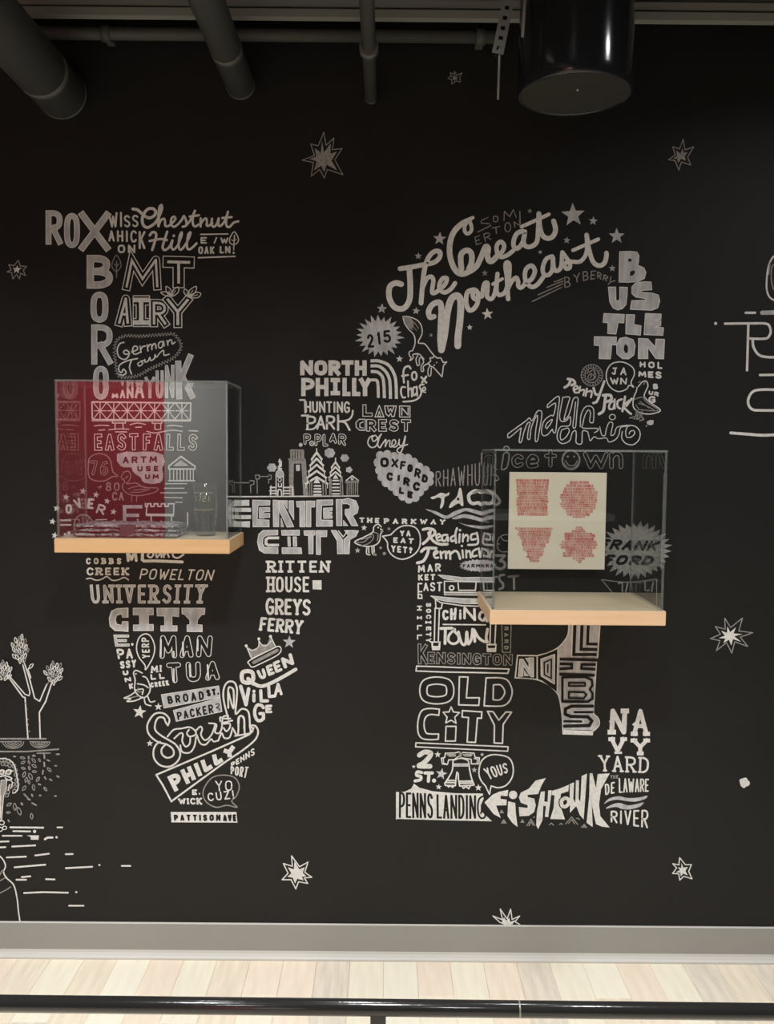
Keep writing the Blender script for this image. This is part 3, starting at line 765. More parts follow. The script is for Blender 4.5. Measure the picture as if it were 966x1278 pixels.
# ---- inside and under the left case
P('painted_speech_bubble', 'thin speech bubble with the number 76'); z6(60, 560)
S('302 130 310 70 370 38 435 50 470 95 485 170 522 205 480 210 430 238 370 242 320 225 302 190', 1.3, 'm', closed=1); T('76', '308 88 452 200', 3.6, 'm', ol=.9)
P('painted_heron', 'thin drawn long-necked bird with folded wing')
S('548 210 570 175 605 172 620 205 605 240 590 262 660 258 720 290 820 295 800 325 700 350 620 345 575 320 555 280 575 250 560 230', 1.1, 'm'); S('600 300 680 280 760 300 690 325 620 325; 640 310 740 302; 548 210 560 230 600 205; 628 350 625 395; 665 350 662 395', .9, 'm')
P(W1, 'faint small characters 80 and CA by the heron drawing'); T('80', '432 252 535 316', 1.6, 'm', gap=.5); Z('372 290 400 280 385 300', 1, 'm'); T('CA', '480 325 568 388', 1.9, 'm')
P('painted_cloud', 'filled cloud with dark words ART MUSEUM')
CLOUD('530 50 590 35 650 40 720 35 800 38 850 55 862 100 838 145 850 200 840 240 780 252 720 240 705 205 650 170 635 125 560 125 530 90', 2.6, 'g', 3.4)
T('ARTM', '558 58 818 55 815 105 560 112', 2.2, 'k', gap=.45); T('USE', '668 130 828 128 828 170 668 170', 2, 'k', gap=.5); T('UM', '726 190 830 190 830 228 726 228', 2, 'k', gap=.5)
P('painted_temple', 'small drawn temple front with columns and steps'); z6(160, 560)
Z('395 58 500 132 500 152 305 152 305 130', 1.9, closed=1); FL('395 85 455 130 335 130', 'g'); Z('312 155 312 240; 340 155 340 238; 365 155 365 238; 390 155 390 238; 415 155 415 238; 440 155 440 238; 465 155 465 238; 488 155 488 240', 1.2)
Z('305 240 498 240', 1.8); Z('270 296 418 296; 244 330 440 330; 270 364 405 368; 355 400 405 402; 280 262 440 262', 1.1)
P(W1, 'painted letters OVER curving around a wheel drawing'); z6(60, 560)
T('O', '130 415 180 487', 2.8); T('V', '182 385 236 362 262 440 222 448', 2.8); T('E', '300 370 348 372 340 454 292 448', 3); T('R', '380 412 436 425 420 500 355 480', 2.4); Z('360 532 440 530', 1.2); Z('95 536 170 536; 95 570 170 570', 2); T('P', '165 612 170 650 115 656 120 640', 2.6)
O(265, 575, 70, 82, 1.8, 'm', a0=150, a1=390); S('262 490 262 640; 195 575 335 575; 215 510 240 560 225 630; 312 510 292 560 305 630', 1.1, 'm')
P('painted_small_stars', 'ring of small filled stars around the letters OVER')
for x, y, r in ((135, 362, 28), (66, 447, 28), (33, 545, 26), (50, 650, 27), (262, 318, 28), (360, 345, 26), (443, 392, 25), (490, 472, 26), (497, 545, 22), (672, 532, 10), (848, 545, 10), (265, 735, 22), (388, 745, 20)): STAR(x, y, r, 10)
P(W1, 'thick painted letter F before a castle drawing'); T('F', '560 422 706 580', 4.2, 'g', cap='b', join='m')
P('painted_castle', 'small drawn castle with battlements')
Z('730 408 730 432 745 432 745 412 770 412 770 432 795 432 795 412 822 412 822 432 848 432 848 412 875 412 875 432 900 432 900 412 945 412', 1.8); Z('740 435 735 490 940 492 942 415; 735 500 940 502; 772 505 772 570; 925 505 925 560; 1045 480 1045 580', 1.6)
P(W1, 'painted script word Mount with an underline, partly hidden by the left shelf'); z6(100, 680)
Z('360 118 352 40 385 110 412 40 420 118', 3.4); S('470 20 465 110 480 122 560 120 765 128', 3.6, sm=0); S('520 60 505 80 530 95 550 70 535 55; 570 60 575 95 605 60 610 92; 625 60 628 92; 630 75 650 60 665 90; 700 20 695 80 730 98 775 72', 2.2)
P(W1, 'small painted words COBBS CREEK with a wavy line'); T('COBBS', '45 98 308 145', 2, gap=.7, serif=.8, cap='b'); T('CREEK', '50 170 362 228', 2.2, gap=.4, serif=.9, cap='b'); S('48 255 80 250 120 265 160 258 200 238 240 265 285 262 330 244 362 262', 1.5)
P(W1, 'slanted thin painted word POWELTON'); T('POWELTON', '460 178 1010 186 985 268 442 258', 1.7, gap=.35)
P(W1, 'painted slab-serif word UNIVERSITY')
T('UNIVERSITY', '72 298 945 296 928 440 85 438', 3.6, 'w', gap=.42, serif=2.2, fill='g', cap='b')
P(W1, 'painted slab-serif word CITY under the word UNIVERSITY')
FL('362 470 362 545 315 545 310 520 275 530 268 560 275 590 310 600 315 570 362 572 362 652 318 648 260 645 222 610 215 550 232 495 275 474', 'w')
FL('350 478 350 540 320 540 312 510 268 520 256 560 266 598 314 606 320 580 352 582 352 640 320 636 262 634 230 604 224 552 240 500 278 482', 'g')
FL('398 474 548 474 548 524 512 524 512 596 548 596 548 642 400 642 400 600 445 600 445 524 398 524; 575 474 740 474 738 538 688 532 688 606 726 606 726 645 605 645 605 606 634 606 632 532 578 532; 762 474 935 474 932 520 908 524 880 560 876 598 914 600 914 650 802 648 802 600 822 598 822 564 782 520 764 516', 'g', ol=.9)
# ---- E. Passyunk, Yerp, Mantua
P(W1, 'painted letters E. PASSYUNK stepping down'); z6(130, 780)
T('E', '68 72 186 72 190 160 84 162', 3.6, 'w', cap='b', join='m', fill='g'); DD('211 145', 1.7); T('PA', '90 178 214 176 216 252 104 256', 2.6); T('SSY', '116 272 240 256 240 318 122 328', 2.4); T('U', '136 342 180 338 184 374 142 378', 2.4); T('N', '150 395 198 388 206 420 158 430', 2.2); T('K', '182 440 216 434 218 474 192 482', 2.2)
P('painted_speech_bubble', 'leaf-shaped bubble with the word YERP running upward')
S('310 66 352 90 378 160 370 230 340 290 310 335 305 300 260 240 242 170 262 95', 1.5, closed=1); T('YERP', '285 250 278 95 335 95 345 250', 1.8, gap=.35)
CUR['prims'] = CUR['prims'][:]  # keep
P(W1, 'painted rounded outline word MAN of MANTUA'); T('MAN', '412 75 815 80 800 238 415 255', 6.5, 'w', ol=1.0, gap=.18); Z('425 110 424 235; 590 130 592 228; 700 110 700 190; 520 200 522 235', 2.2, 'w')
P(W1, 'painted rounded outline word TUA of MANTUA'); T('TUA', '462 282 868 268 865 410 478 440', 6.5, 'w', ol=1.0, gap=.3); Z('520 330 522 425; 640 300 645 385; 775 300 780 400', 2.2, 'w')
P(W1, 'tiny painted words MILL CREEK'); T('MI', '350 305 432 300 432 350 350 362', 2, serif=.6); T('LL', '345 368 450 360 455 402 350 412', 2.1, gap=.5); T('CREEK', '345 432 480 412 490 452 350 470', 1.9, gap=.3)
P('painted_pigeon', 'drawn pigeon below the leaf-shaped bubble')
S('285 360 240 340 220 360 232 410 228 470 240 510 290 545 330 520 345 470 320 400 290 385', 1.6); S('235 500 190 530 150 548 200 550 170 572 215 570 250 560 290 540; 230 490 290 480 285 520; 250 440 300 450 330 470; 300 545 310 590 350 605; 325 530 345 575 380 570', 1.6); S('255 470 250 500 285 500; 200 545 260 530', 1.4, 'm'); DD('238 366', 1)
P('painted_small_stars', 'two filled stars, larger and smaller, at the tail of the lower left pigeon'); STAR(265, 652, 52, 8); STAR(406, 612, 30, 0)
P('painted_panel', 'filled slanted panel with dark words BROAD ST.'); FL('428 522 858 456 868 540 448 622', 'g', ol=.8); T('BROAD', '470 535 742 492 750 560 480 592', 2.4, 'k', gap=.5); T('ST.', '760 485 852 472 860 522 772 538', 2.6, 'k', gap=.3)
P('painted_panel', 'filled slanted panel with dark word PACKER and a curl'); FL('518 640 868 545 882 648 540 722', 'g', ol=.8); T('PACKER', '540 655 812 590 822 660 552 712', 2.2, 'k', gap=.35); S('835 595 855 590 860 605 840 620 860 625 862 640', 1.2, 'k')
# ---- South Philly
P(W1, 'painted outlined script word South'); z6(170, 890)
S('238 92 248 45 205 2 140 5 95 60 82 110 100 165 160 215 230 235 275 270 278 315 235 335 195 310 190 270 215 240', 2.2)
S('238 92 222 70 205 35 165 35 142 80 145 130 190 170 250 205 300 240 330 300 310 360 250 400 180 390 135 340 130 280 150 235 180 215', 2.2)
S('235 175 280 125 340 115 400 105 440 130 445 160 400 175 380 150 395 125', 2); S('285 190 330 150 350 160 345 210 370 250 400 230 405 180; 330 240 345 290 400 295 435 250 448 180', 2)
S('448 130 480 100 495 120 485 160 510 200 540 190 570 150 590 90; 455 165 480 225 520 235 560 195 580 212 615 205', 2)
S('545 75 600 85 590 140 620 150 640 115 650 30 690 20; 615 205 640 150 660 185 700 180 722 110; 655 80 700 78 700 110 675 135 655 110; 640 75 720 55', 2)
z6(260, 790)
S('150 645 115 500 118 410 150 365 195 370 215 420 212 500 205 605 250 568 300 590 312 690; 150 560 150 420 175 410 190 440 188 565 150 440; 225 700 225 640 245 620 268 640 268 715', 2.2); S('90 660 90 630 120 640 165 640', 2)
z6(170, 890)
S('722 110 760 165 770 40 790 20 810 60 815 160 855 150 850 95', 2.1); S('740 170 850 150 870 130 880 110', 2)
P('painted_panel', 'outlined slanted pennant with the bold word PHILLY')
Z('150 462 560 288 830 168 872 135 872 112 850 95', 2.2); S('850 92 890 95 912 130 905 175 870 220 780 290 640 385 264 660', 2.2); Z('150 462 200 540 264 662', 2.2)
T('PHILLY', '228 470 735 245 735 300 292 598', 5.4, 'w', gap=.25, serif=0, cap='b'); 
P(W1, 'small painted word PENNSPORT'); T('PENNS', '708 375 885 255 888 312 712 410', 1.7); T('PORT', '705 400 845 400 825 490 708 455', 1.9)
P(W1, 'small painted words E. WICK'); T('E.', '418 572 480 570 480 610 418 614', 1.9); T('WICK', '314 640 490 632 492 686 322 680', 2, serif=.7)
P('painted_speech_bubble', 'thin round speech bubble with the words YO CUZ!')
S('520 540 575 480 660 464 740 485 772 550 750 620 715 660 755 705 680 690 600 705 530 670 500 610', 1.4, 'm', closed=1); T('YO', '590 505 720 505 720 580 600 588', 1.6, 'w', gap=.4); T('CUZ!', '532 600 728 575 738 640 540 660', 1.7, 'w', gap=.4)
P('painted_panel', 'filled strip with dark words PATTISON AVE'); FL('258 740 750 740 758 820 264 818', 'w'); T('PATTISON', '280 760 632 758 632 808 284 806', 2.4, 'k', gap=.5); T('AVE', '648 762 748 756 752 812 650 808', 2.8, 'k', gap=.2); STAR(102, 226, 26, 0)
# ---- Rittenhouse, Greys Ferry, Queen Village
P(W1, 'painted serif words RITTEN HOUSE with a small square'); z6(260, 680)
T('RITTEN', '440 118 908 118 908 208 440 208', 2.9, 'w', gap=.35, serif=1.7, cap='b'); T('HOUSE', '440 238 755 238 755 355 440 355', 2.8, 'w', gap=.2, serif=1.4, cap='b'); FL('780 265 848 265 848 335 782 332', 'w')
P(W1, 'painted spiky words GREYS FERRY')
T('GREYS', '430 398 770 408 765 530 430 522', 3.3, 'w', gap=.12, serif=.8); T('FERRY', '392 540 712 565 700 672 380 642', 3.2, 'w', gap=.15, serif=.8)
P('painted_crown', 'tilted drawn crown with small balls on its points'); z6(260, 790)
FL('285 100 312 182 370 170 500 110 465 25 440 85 400 85 378 45 375 105 330 125', 'm'); Z('285 100 325 190 505 105 467 28', 1.3); S('295 115 330 130 375 105 378 48; 378 60 410 95 440 92 470 60', 1.2); DD('284 96 378 44 466 26', 1.9)
S('310 205 480 118 530 100 545 130 510 170 380 235 330 255 308 235', 1.4, closed=1); Z('340 220 515 130', 4, 'm')
P('painted_small_stars', 'grey filled star beside the drawn crown'); STAR(606, 68, 50, 2, c='g')
P(W1, 'bold painted word QUEEN with an underline swash')
T('Q', '232 270 352 270 352 388 238 388', 5, 'w'); T('U', '355 280 420 262 438 335 392 350', 3.8, 'w'); T('E', '428 248 478 228 500 305 450 325', 3.6, 'w'); T('E', '480 222 532 198 558 280 506 302', 3.6, 'w'); T('N', '540 190 622 145 645 235 570 270', 4.4, 'w')
S('340 378 400 398 500 360 655 272', 4.4, 'w')
P(W1, 'bold painted word VILLAGE'); T('V', '222 380 320 412 305 550 262 548', 4.4); T('i', '328 420 355 420 355 520 328 520', 4); T('L', '380 420 455 420 455 520 384 520', 4); T('L', '440 392 508 385 510 482 446 488', 3.8); T('A', '500 375 545 370 560 465 490 470', 3.4); T('G', '335 525 425 530 425 665 340 668', 4); T('E', '425 538 480 535 480 600 428 600', 3.2)
# ---- skyline, Center City
P('painted_skyline', 'white line drawing of a city skyline on a ground line'); z6(280, 540)
Z('25 480 1005 474', 1.6)
Z('85 375 185 375; 190 360 222 360 222 385 200 392; 196 392 198 450; 232 318 262 318 262 345 238 350 232 318; 245 350 247 455; 262 328 330 328; 330 318 352 318 350 348 330 350; 333 350 332 378; 40 370 75 370 75 450', 1.2, 'm')
Z('488 200 490 470; 496 130 500 200; 496 130 592 130 594 200; 482 198 602 198; 602 198 618 465; 500 210 520 465; 585 215 598 465; 528 215 575 215; 605 205 625 470', 1.5, 'm')
FL('498 132 590 132 592 198 502 198', 'm'); FL('490 205 522 205 515 470 494 470; 575 205 600 205 614 470 592 470; 522 205 575 205 575 232 522 232', 'm'); FL('536 240 566 240 566 285 538 288', 'g'); Z('510 140 512 195; 530 138 530 195; 550 138 550 195; 572 138 572 195', .8, 'k')
S('387 325 392 295 415 278 438 295 443 325', 1.4); FL('387 325 392 296 415 280 438 296 443 325', 'g'); Z('388 330 388 468; 442 330 442 468; 395 330 437 330', 1.4); Z('415 200 415 280; 408 215 425 215 425 250 405 255; 405 270 428 270', 2); O(415, 352, 12, 14, 1, 'w'); Z('405 380 405 405 428 405 428 380', 1.4); S('400 468 404 430 425 430 430 468', 1.8)
Z('345 410 388 410; 340 435 388 435; 350 400 346 466; 442 410 490 410; 442 435 490 435; 350 455 388 455; 445 455 492 455; 495 400 512 410 512 470', 1.8)
for (cx, ty, k, h) in ((692, 120, 1.0, 5), (833, 190, .80, 3)):
    for i in range(h):
        y = ty+40+i*46*k; hw = (22+i*11)*k; S('%d %d %d %d %d %d' % (cx-hw-14*k, y+38*k, cx, y-12*k, cx+hw+14*k, y+38*k), 2.6*k, 'w', sm=0, cap='b')
        Z('%d %d %d %d; %d %d %d %d' % (cx-hw-14*k, y+38*k, cx-hw-14*k, y+70*k, cx+hw+14*k, y+38*k, cx+hw+14*k, y+70*k), 1.1)
    Z('%d %d %d %d' % (cx, ty, cx, ty+40), 1.4)
FL('692 330 718 378 668 378; 834 310 855 345 812 345', 'w'); Z('675 398 720 398; 675 420 722 420; 672 442 724 442; 672 464 724 464', 2.2); Z('814 358 856 358; 814 384 858 384; 812 410 858 410; 812 434 860 434; 812 458 860 458', 1.9)
Z('640 360 640 472; 655 375 655 472; 738 375 742 472; 756 360 764 472; 792 330 790 472; 800 350 800 472; 868 350 874 472; 882 330 888 472', 1.4, 'm')
S('912 358 958 322 1005 358', 1.3, sm=0); Z('912 362 1005 362; 920 380 920 470; 998 380 998 470; 935 380 935 468; 950 380 950 468; 965 380 965 468; 982 380 982 468; 905 372 1005 372', 1.2, 'm'); O(958, 345, 8, 8, 1)
P('painted_cloud', 'small filled clouds drifting between the drawn towers')
for x, y, r, n in ((357, 262, 34, 6), (790, 152, 38, 7), (902, 190, 30, 6), (935, 278, 24, 5)):
    for i in range(n): DD('%d %d' % (x+r*.62*math.cos(i*6.283/n), y+r*.55*math.sin(i*6.283/n)), r*.45/6, 'g')
    DD('%d %d' % (x, y), r*.6/6, 'g')
DD('572 92', 2.4, 'g')
P(W1, 'bold inlined painted word CENTER, its first letter seen through the left case')
FL('185 505 100 507 60 515 30 560 28 640 50 700 190 708 190 664 100 668 72 650 66 600 72 560 95 548 185 545', 'w', ol=.6); Z('98 578 185 578; 92 632 185 632', 5, cap='b'); Z('92 578 92 632', 5)
FL('212 505 342 508 340 542 252 544 246 650 335 655 335 704 215 704', 'g', ol=.9); FL('262 562 340 560 340 590 295 592 295 606 340 604 340 634 300 635 300 640 262 640', 'g', ol=.8)
FL('365 505 408 508 408 704 368 704', 'g', ol=.9); FL('412 508 430 508 520 704 470 706 414 590', 'g', ol=.9); FL('435 508 472 508 472 570', 'g', ol=.8); FL('485 510 518 510 520 650 486 590', 'g', ol=.9); FL('425 640 445 704 425 704', 'g', ol=.7)
FL('540 515 605 512 605 704 566 704 566 556 545 556', 'g', ol=.9); FL('615 512 678 512 676 556 648 556 648 704 614 704', 'g', ol=.9)
FL('692 505 812 502 812 540 728 544 725 654 810 656 810 700 690 700', 'g', ol=.9); FL('742 565 808 560 808 582 780 584 780 594 806 594 806 612 780 614 780 620 808 622 808 640 744 642', 'g', ol=.8)
FL('838 500 880 500 880 696 842 696', 'g', ol=.9); FL('882 500 930 492 985 510 1005 560 995 600 960 620 1000 696 955 696 905 610 905 575 940 570 945 545 920 530 890 532', 'g', ol=.9); FL('892 655 925 696 892 696', 'g', ol=.7)
P(W1, 'bold inlined painted word CITY under the word CENTER')
FL('400 730 400 765 320 768 290 785 285 830 300 858 400 862 402 904 300 902 262 880 248 820 258 760 290 732', 'g', ol=.9); Z('400 788 330 788 312 800 312 832 330 842 398 842', 3.4, cap='b')
FL('428 732 562 730 562 768 432 768; 432 862 575 862 580 905 434 905; 475 780 492 780 495 850 478 850; 515 780 540 780 542 850 518 850', 'g', ol=.9)
FL('596 735 678 733 678 765 665 770 664 906 634 906 630 770 600 768; 688 733 768 733 766 778 720 778 720 912 690 912', 'g', ol=.9)
FL('800 732 838 732 885 800 888 906 848 906 845 810; 900 732 965 732 1005 735 985 775 940 800 935 906 895 906 895 800 930 768', 'g', ol=.9); Z('855 735 890 780 925 735', 1.4)
# ---- Parkway, pigeon, bubble, Oxford Circle
P(W1, 'small wide-spaced painted words THE PARKWAY'); z6(400, 600)
T('THE', '290 275 442 278 440 318 292 312', 1.9, gap=.5, serif=.6); T('PARKWAY', '475 280 935 290 930 328 475 322', 1.9, gap=.75, serif=.5)
P('painted_pigeon', 'drawn standing pigeon facing right beside the YA EAT YET bubble')
S('455 345 430 325 400 345 390 385 330 420 255 460 330 490 400 485 440 455 450 400 465 378 450 360', 1.5); S('465 365 462 385 450 380; 265 462 330 455 385 400 395 430 360 470 300 488; 300 440 380 420; 400 385 430 400 425 450', 1.2, 'm'); S('348 490 345 545 370 555; 385 490 390 545 415 555; 360 490 362 540; 400 485 402 535', 1.5); DD('432 350', 1.1); DD('405 552 450 502', 1.7, 'm'); DD('478 545', 2.1, 'm')
P('painted_small_stars', 'three filled stars around the pigeon facing right'); STAR(326, 352, 24, 5); STAR(512, 360, 16, 12, c='m'); STAR(278, 522, 22, 0, c='g')
P('painted_speech_bubble', 'round speech bubble with the words YA EAT YET?')
S('525 405 580 355 640 335 710 350 745 410 740 500 690 560 610 588 540 560 505 510 500 460 465 415', 1.6, sm=1); Z('465 415 525 405', 1.6); T('YA', '595 372 675 372 675 418 595 414', 2, gap=.4); T('EAT', '545 422 700 432 695 472 545 466', 2, gap=.5); T('YET?', '528 480 690 500 688 545 530 535', 2, gap=.35)
P('painted_cloud', 'filled scalloped cloud with dark words OXFORD CIRCLE, tilting down right'); z6(440, 550)
CLOUD('190 160 205 110 270 100 330 125 400 120 460 160 510 205 560 225 590 280 570 320 520 360 480 420 440 445 390 430 340 390 290 340 240 310 205 250', 5.4, 'g', 9)
T('OXFORD', '205 122 215 122 575 262 555 320 208 195', 2, 'k') if 0 else None
T('O', '205 125 272 125 272 200 208 200', 3.6, 'k'); T('X', '292 132 345 138 340 205 288 198', 2.8, 'k'); T('F', '360 150 402 155 396 222 352 215', 2.8, 'k'); T('O', '412 172 455 180 448 240 408 232', 3.4, 'k'); T('R', '470 200 515 215 505 285 460 270', 2.8, 'k'); T('D', '525 245 570 265 555 325 515 305', 3.2, 'k')
T('C', '255 235 305 240 300 302 255 296', 3.2, 'k'); T('I', '332 250 362 260 358 305 330 300', 3, 'k'); T('R', '382 270 432 280 425 345 378 330', 3, 'k'); T('C', '455 305 510 315 500 380 450 370', 3.4, 'k'); T('L', '350 345 390 355 385 402 345 395', 2.8, 'k'); T('E', '412 372 455 385 448 435 410 425', 3, 'k')
# ---- North Philly and neighbours
P(W1, 'bold painted words NORTH PHILLY'); z6(365, 440)
T('NORTH', '58 58 556 58 556 174 58 170', 5.4, 'w', gap=.1, cap='b', join='m', fill='w'); T('PH', '66 190 270 190 270 326 66 326', 5.4, 'w', gap=.12, cap='b', join='m'); T('I', '285 190 357 190 357 320 285 320', 5.4, 'w', serif=3.2, cap='b'); T('L', '374 190 434 326', 5.4, 'w', cap='b', join='m'); T('L', '446 190 508 326', 5.4, 'w', cap='b', join='m'); T('Y', '496 190 590 192 580 326 508 326', 5.6, 'w', cap='b')
P('painted_rainbow', 'quarter rainbow of four thick bands beside the words NORTH PHILLY')
S('596 62 650 64 720 95 765 170 776 250 778 335', 3.8, 'w', cap='b'); S('596 100 650 104 700 145 728 210 734 335', 3.8, 'w', cap='b'); S('598 142 640 148 675 185 685 250 688 330', 3.8, 'w', cap='b'); S('598 205 630 208 640 240 643 328', 3.6, 'w', cap='b')
P(W1, 'thin painted words HUNTING PARK joined together')
Z('56 355 92 355 96 450', 2.2); T('HUNTING', '95 362 430 368 430 452 96 450', 2.2, gap=.16); S('452 435 445 475 415 505 350 515', 2.2)
T('PAR', '105 472 320 470 320 578 105 578', 2.6, gap=.05); Z('70 472 120 472', 2.4); Z('342 470 342 580', 2.6); S('350 515 395 525 428 580', 2.6); S('105 575 160 570 200 520', 2)
P(W1, 'outlined block words LAWN CREST')
T('L', '524 388 600 388 600 480 524 480', 5, 'w', ol=1, cap='b', join='m'); Z('650 395 685 482 618 482', 1.2, closed=1); Z('650 440 662 478 640 478', 1, closed=1); Z('690 400 778 400 762 478 745 480 735 455 722 478 700 460', 1.2, closed=1); Z('712 405 722 445 735 420 745 445 760 405', 1.1); Z('802 400 880 402 880 484 802 482', 1.2, closed=1); T('N', '815 410 870 472', 1.3, 'w')
Z('540 500 500 500 475 525 478 560 505 582 545 582 545 500', 1.2); Z('530 520 505 530 505 560 530 566', 1.1)
T('REST', '552 498 888 500 886 592 554 592', 4.6, 'w', ol=1, cap='b', join='m', gap=.22)
P(W1, 'small outlined bubbly painted word POPLAR'); T('P', '80 608 140 605 132 690 85 690', 3.6, ol=.9); O(145, 680, 15, 17, 1.2); DD('145 680', 1); T('PL', '165 608 270 610 270 705 165 700', 3.6, ol=.9, gap=.15); T('AR', '275 602 405 608 400 705 275 668', 3.6, ol=.9, gap=.15); DD('62 690', 2.4, 'g')
P(W1, 'painted script word Olney'); S('600 622 575 640 565 680 590 710 625 700 640 655 620 620 595 640 610 665 640 640 665 610 650 640 638 690 655 712 668 690', 1.6); S('655 712 690 660 700 655 695 705 712 665 730 660 728 700 745 705 772 680 768 655 750 660 745 695 765 708 790 690 800 650', 1.5); S('800 650 800 690 825 690 845 625 835 690 810 748 785 740 795 715 862 688', 1.5)
P('painted_burst', 'spiky filled burst with dark number 215'); z6(430, 380)
BURST(262, 238, 178, 158, 22, .72, 'g', 4, .07); T('2', '165 225 215 222 225 322 172 326', 3, 'k'); T('1', '238 208 268 202 275 300 250 304', 3, 'k'); T('5', '285 195 345 190 350 285 292 290', 3, 'k')
P('painted_fox', 'line drawing of a fox diving down beside the spiky burst')
S('437 90 480 92 540 115 575 160 580 220 552 285 600 295 640 345 672 385', 1.4); S('437 90 450 140 480 185 520 230 528 290 510 345', 1.4); S('460 120 480 160 510 190; 475 115 500 150 540 195; 500 112 530 145 555 180; 450 110 470 160', 1, 'm'); FL('437 90 500 100 520 150 500 190 470 165', 'm')
S('510 345 485 355 485 380 498 400 490 420 515 400 512 375 550 375 535 410 545 455 560 450 560 410 575 395 592 430 575 460 575 498 592 498 590 465 620 445 640 455 625 490 628 532 645 530 650 475', 1.3)
Z('672 385 660 400 640 400 645 425 625 440 640 460 665 470 730 542 740 460 765 430 740 435 720 400 695 402 672 385', 1.4); S('520 370 560 372 595 410', 1.2); DD('690 435 672 455', .9)
P(W1, 'painted words FOX CHASE'); S('445 585 440 520 450 475 480 462 495 480; 430 535 475 528', 2.4); O(522, 535, 18, 30, 2.4); Z('575 545 612 585; 612 540 580 585', 2.6)
S('455 620 430 620 422 655 435 695 455 695; 475 575 478 690; 478 645 500 628 505 690', 2.2); S('538 620 518 622 512 652 522 680 538 665; 540 615 545 685', 2.2); S('592 600 570 602 562 618 572 640 574 665 555 700 510 722 440 728', 2.2); S('585 645 606 638 600 620 586 628 584 650 606 658', 1.8)
P('painted_small_stars', 'filled stars scattered beside the spiky burst and the fox'); STAR(412, 408, 27, 0); STAR(280, 32, 38, 5); STAR(535, 48, 28, 5); STAR(648, 230, 16, 0, c='m'); STAR(936, 172, 22, 0)
# ---- The Great Northeast
P(W1, 'thick painted script word The'); z6(475, 290)
S('145 272 240 258 330 240 400 225 440 190 445 150 415 140 375 165 345 220 325 300 312 420 303 530', 6); S('215 270 222 400 215 510 170 570 105 560 65 490 68 410 110 380 155 388', 7)
S('312 420 345 350 378 332 395 360 385 440 400 455 440 430 485 385 495 345 465 345 440 390 445 430 480 450 525 425 558 380', 5.4)
P(W1, 'thick painted script word Great'); z6(540, 245)
S('300 160 265 180 285 205 290 255 262 280 240 262 240 225 250 205', 4.6); S('275 180 220 205 160 265 130 350 130 450 165 545 215 582 280 560 330 520 365 450 395 380 415 390 410 440 420 480 445 485 480 450', 7)
S('215 545 212 440 255 405 290 430 290 500 270 545', 7)
S('480 440 520 415 535 370 510 340 480 370 485 430 515 455 560 440 600 410', 5.4); S('675 260 630 280 605 340 615 390 650 380 680 330 690 265 680 340 700 375 740 375 780 340 790 250 795 130', 5.8); S('795 130 800 220 820 290 860 315 900 300 920 250 905 185', 6.2); S('665 228 740 195 870 135', 4.6)
P(W1, 'thick painted script word Northeast'); z6(475, 290)
S('400 630 370 635 360 590 390 540 440 525 455 570 452 680 448 800 455 870', 8, taper=(.8, 1)); S('455 880 480 760 500 600 530 500 575 475 600 520 595 650 580 780 578 850', 8.5); FL('432 680 440 870 458 905 478 860 505 680 470 620', 'w'); S('690 430 650 450 640 520 660 580 695 575 725 530 730 460 700 430 690 470 710 500 760 470', 5.8)
S('760 480 775 390 800 380 800 430 798 480 825 500 850 470 865 400 875 310', 5.4); S('870 380 868 440 890 470 930 450 950 400', 5.4); Z('840 388 912 348', 4)
z6(540, 245)
S('560 690 555 600 545 520 558 495 575 520 570 620 560 700 565 770', 5.6); S('565 690 590 640 625 610 640 640 640 670 660 685 690 660', 5.4); S('690 650 740 620 765 560 740 520 700 545 690 600 705 650 745 680 790 655 830 600', 5.6)
z6(620, 240)
S('415 480 370 500 345 560 350 610 385 620 415 580 420 490 425 560 445 590 480 560 490 450', 5.4); S('490 450 520 490 545 530 545 565 520 572 505 545 530 520 570 520 620 520 660 480 675 420 672 320', 5.2); S('672 320 690 430 720 520 765 550 805 530 820 480 820 455', 5.8); Z('570 435 760 352', 4.6)
P(W1, 'thin faint painted word SOMERTON'); z6(540, 245)
S('415 158 365 180 362 200 425 205 435 220 335 268', 1.1, 'm', sm=0); T('O', '450 145 492 195', 1.2, 'm'); T('M', '530 130 545 190 625 165 600 98' if 0 else '528 112 612 95 630 160 530 188', 1.1, 'm'); Z('652 112 656 205', 1.2, 'm'); T('ER', '312 305 425 265 440 325 325 368', 1.2, 'm', gap=.5); T('T', '440 235 505 222 500 275 455 292', 1.2, 'm'); O(562, 232, 22, 34, 1.2, 'm'); T('N', '605 190 650 178 660 225 612 235', 1.2, 'm')
P(W1, 'thin faint painted word BYBERRY with speed lines'); z6(620, 240)
T('B', '505 632 550 632 550 712 505 715', 1.4, 'm'); T('Y', '570 615 625 600 612 665 590 685', 1.4, 'm'); T('BE', '642 592 745 585 735 650 645 665', 1.4, 'm', gap=.4); T('RR', '750 590 838 630 822 668 752 645', 1.4, 'm', gap=.35); Z('855 632 848 665; 885 662 850 672 835 690', 1.3, 'm'); S('495 645 440 670 430 668; 495 665 375 712; 495 685 310 768; 485 712 265 818', 1.3, 'm', sm=0)
P('painted_star', 'largest of the filled five-pointed stars above the script words'); STAR(572, 170, 92, -3, c='g')
P('painted_small_stars', 'filled stars sprinkled around the script words of the upper right'); STAR(722, 215, 35, 5, c='g'); STAR(898, 328, 62, 0, c='g'); STAR(524, 360, 28, 5, c='g'); STAR(325, 448, 17, 0, n=7, c='g'); STAR(247, 140, 20, 10, c='m'); STAR(865, 570, 27, 0, c='g')
z6(475, 290); STAR(442, 48, 52, 4, c='g'); STAR(282, 178, 28, 5, c='g'); STAR(780, 305, 26, 0, c='m'); STAR(268, 590, 26, 5, c='g'); STAR(800, 612, 46, -5); STAR(668, 712, 22, 0); STAR(376, 770, 15, 0, c='m'); STAR(8, 572, 36, 0, c='g')
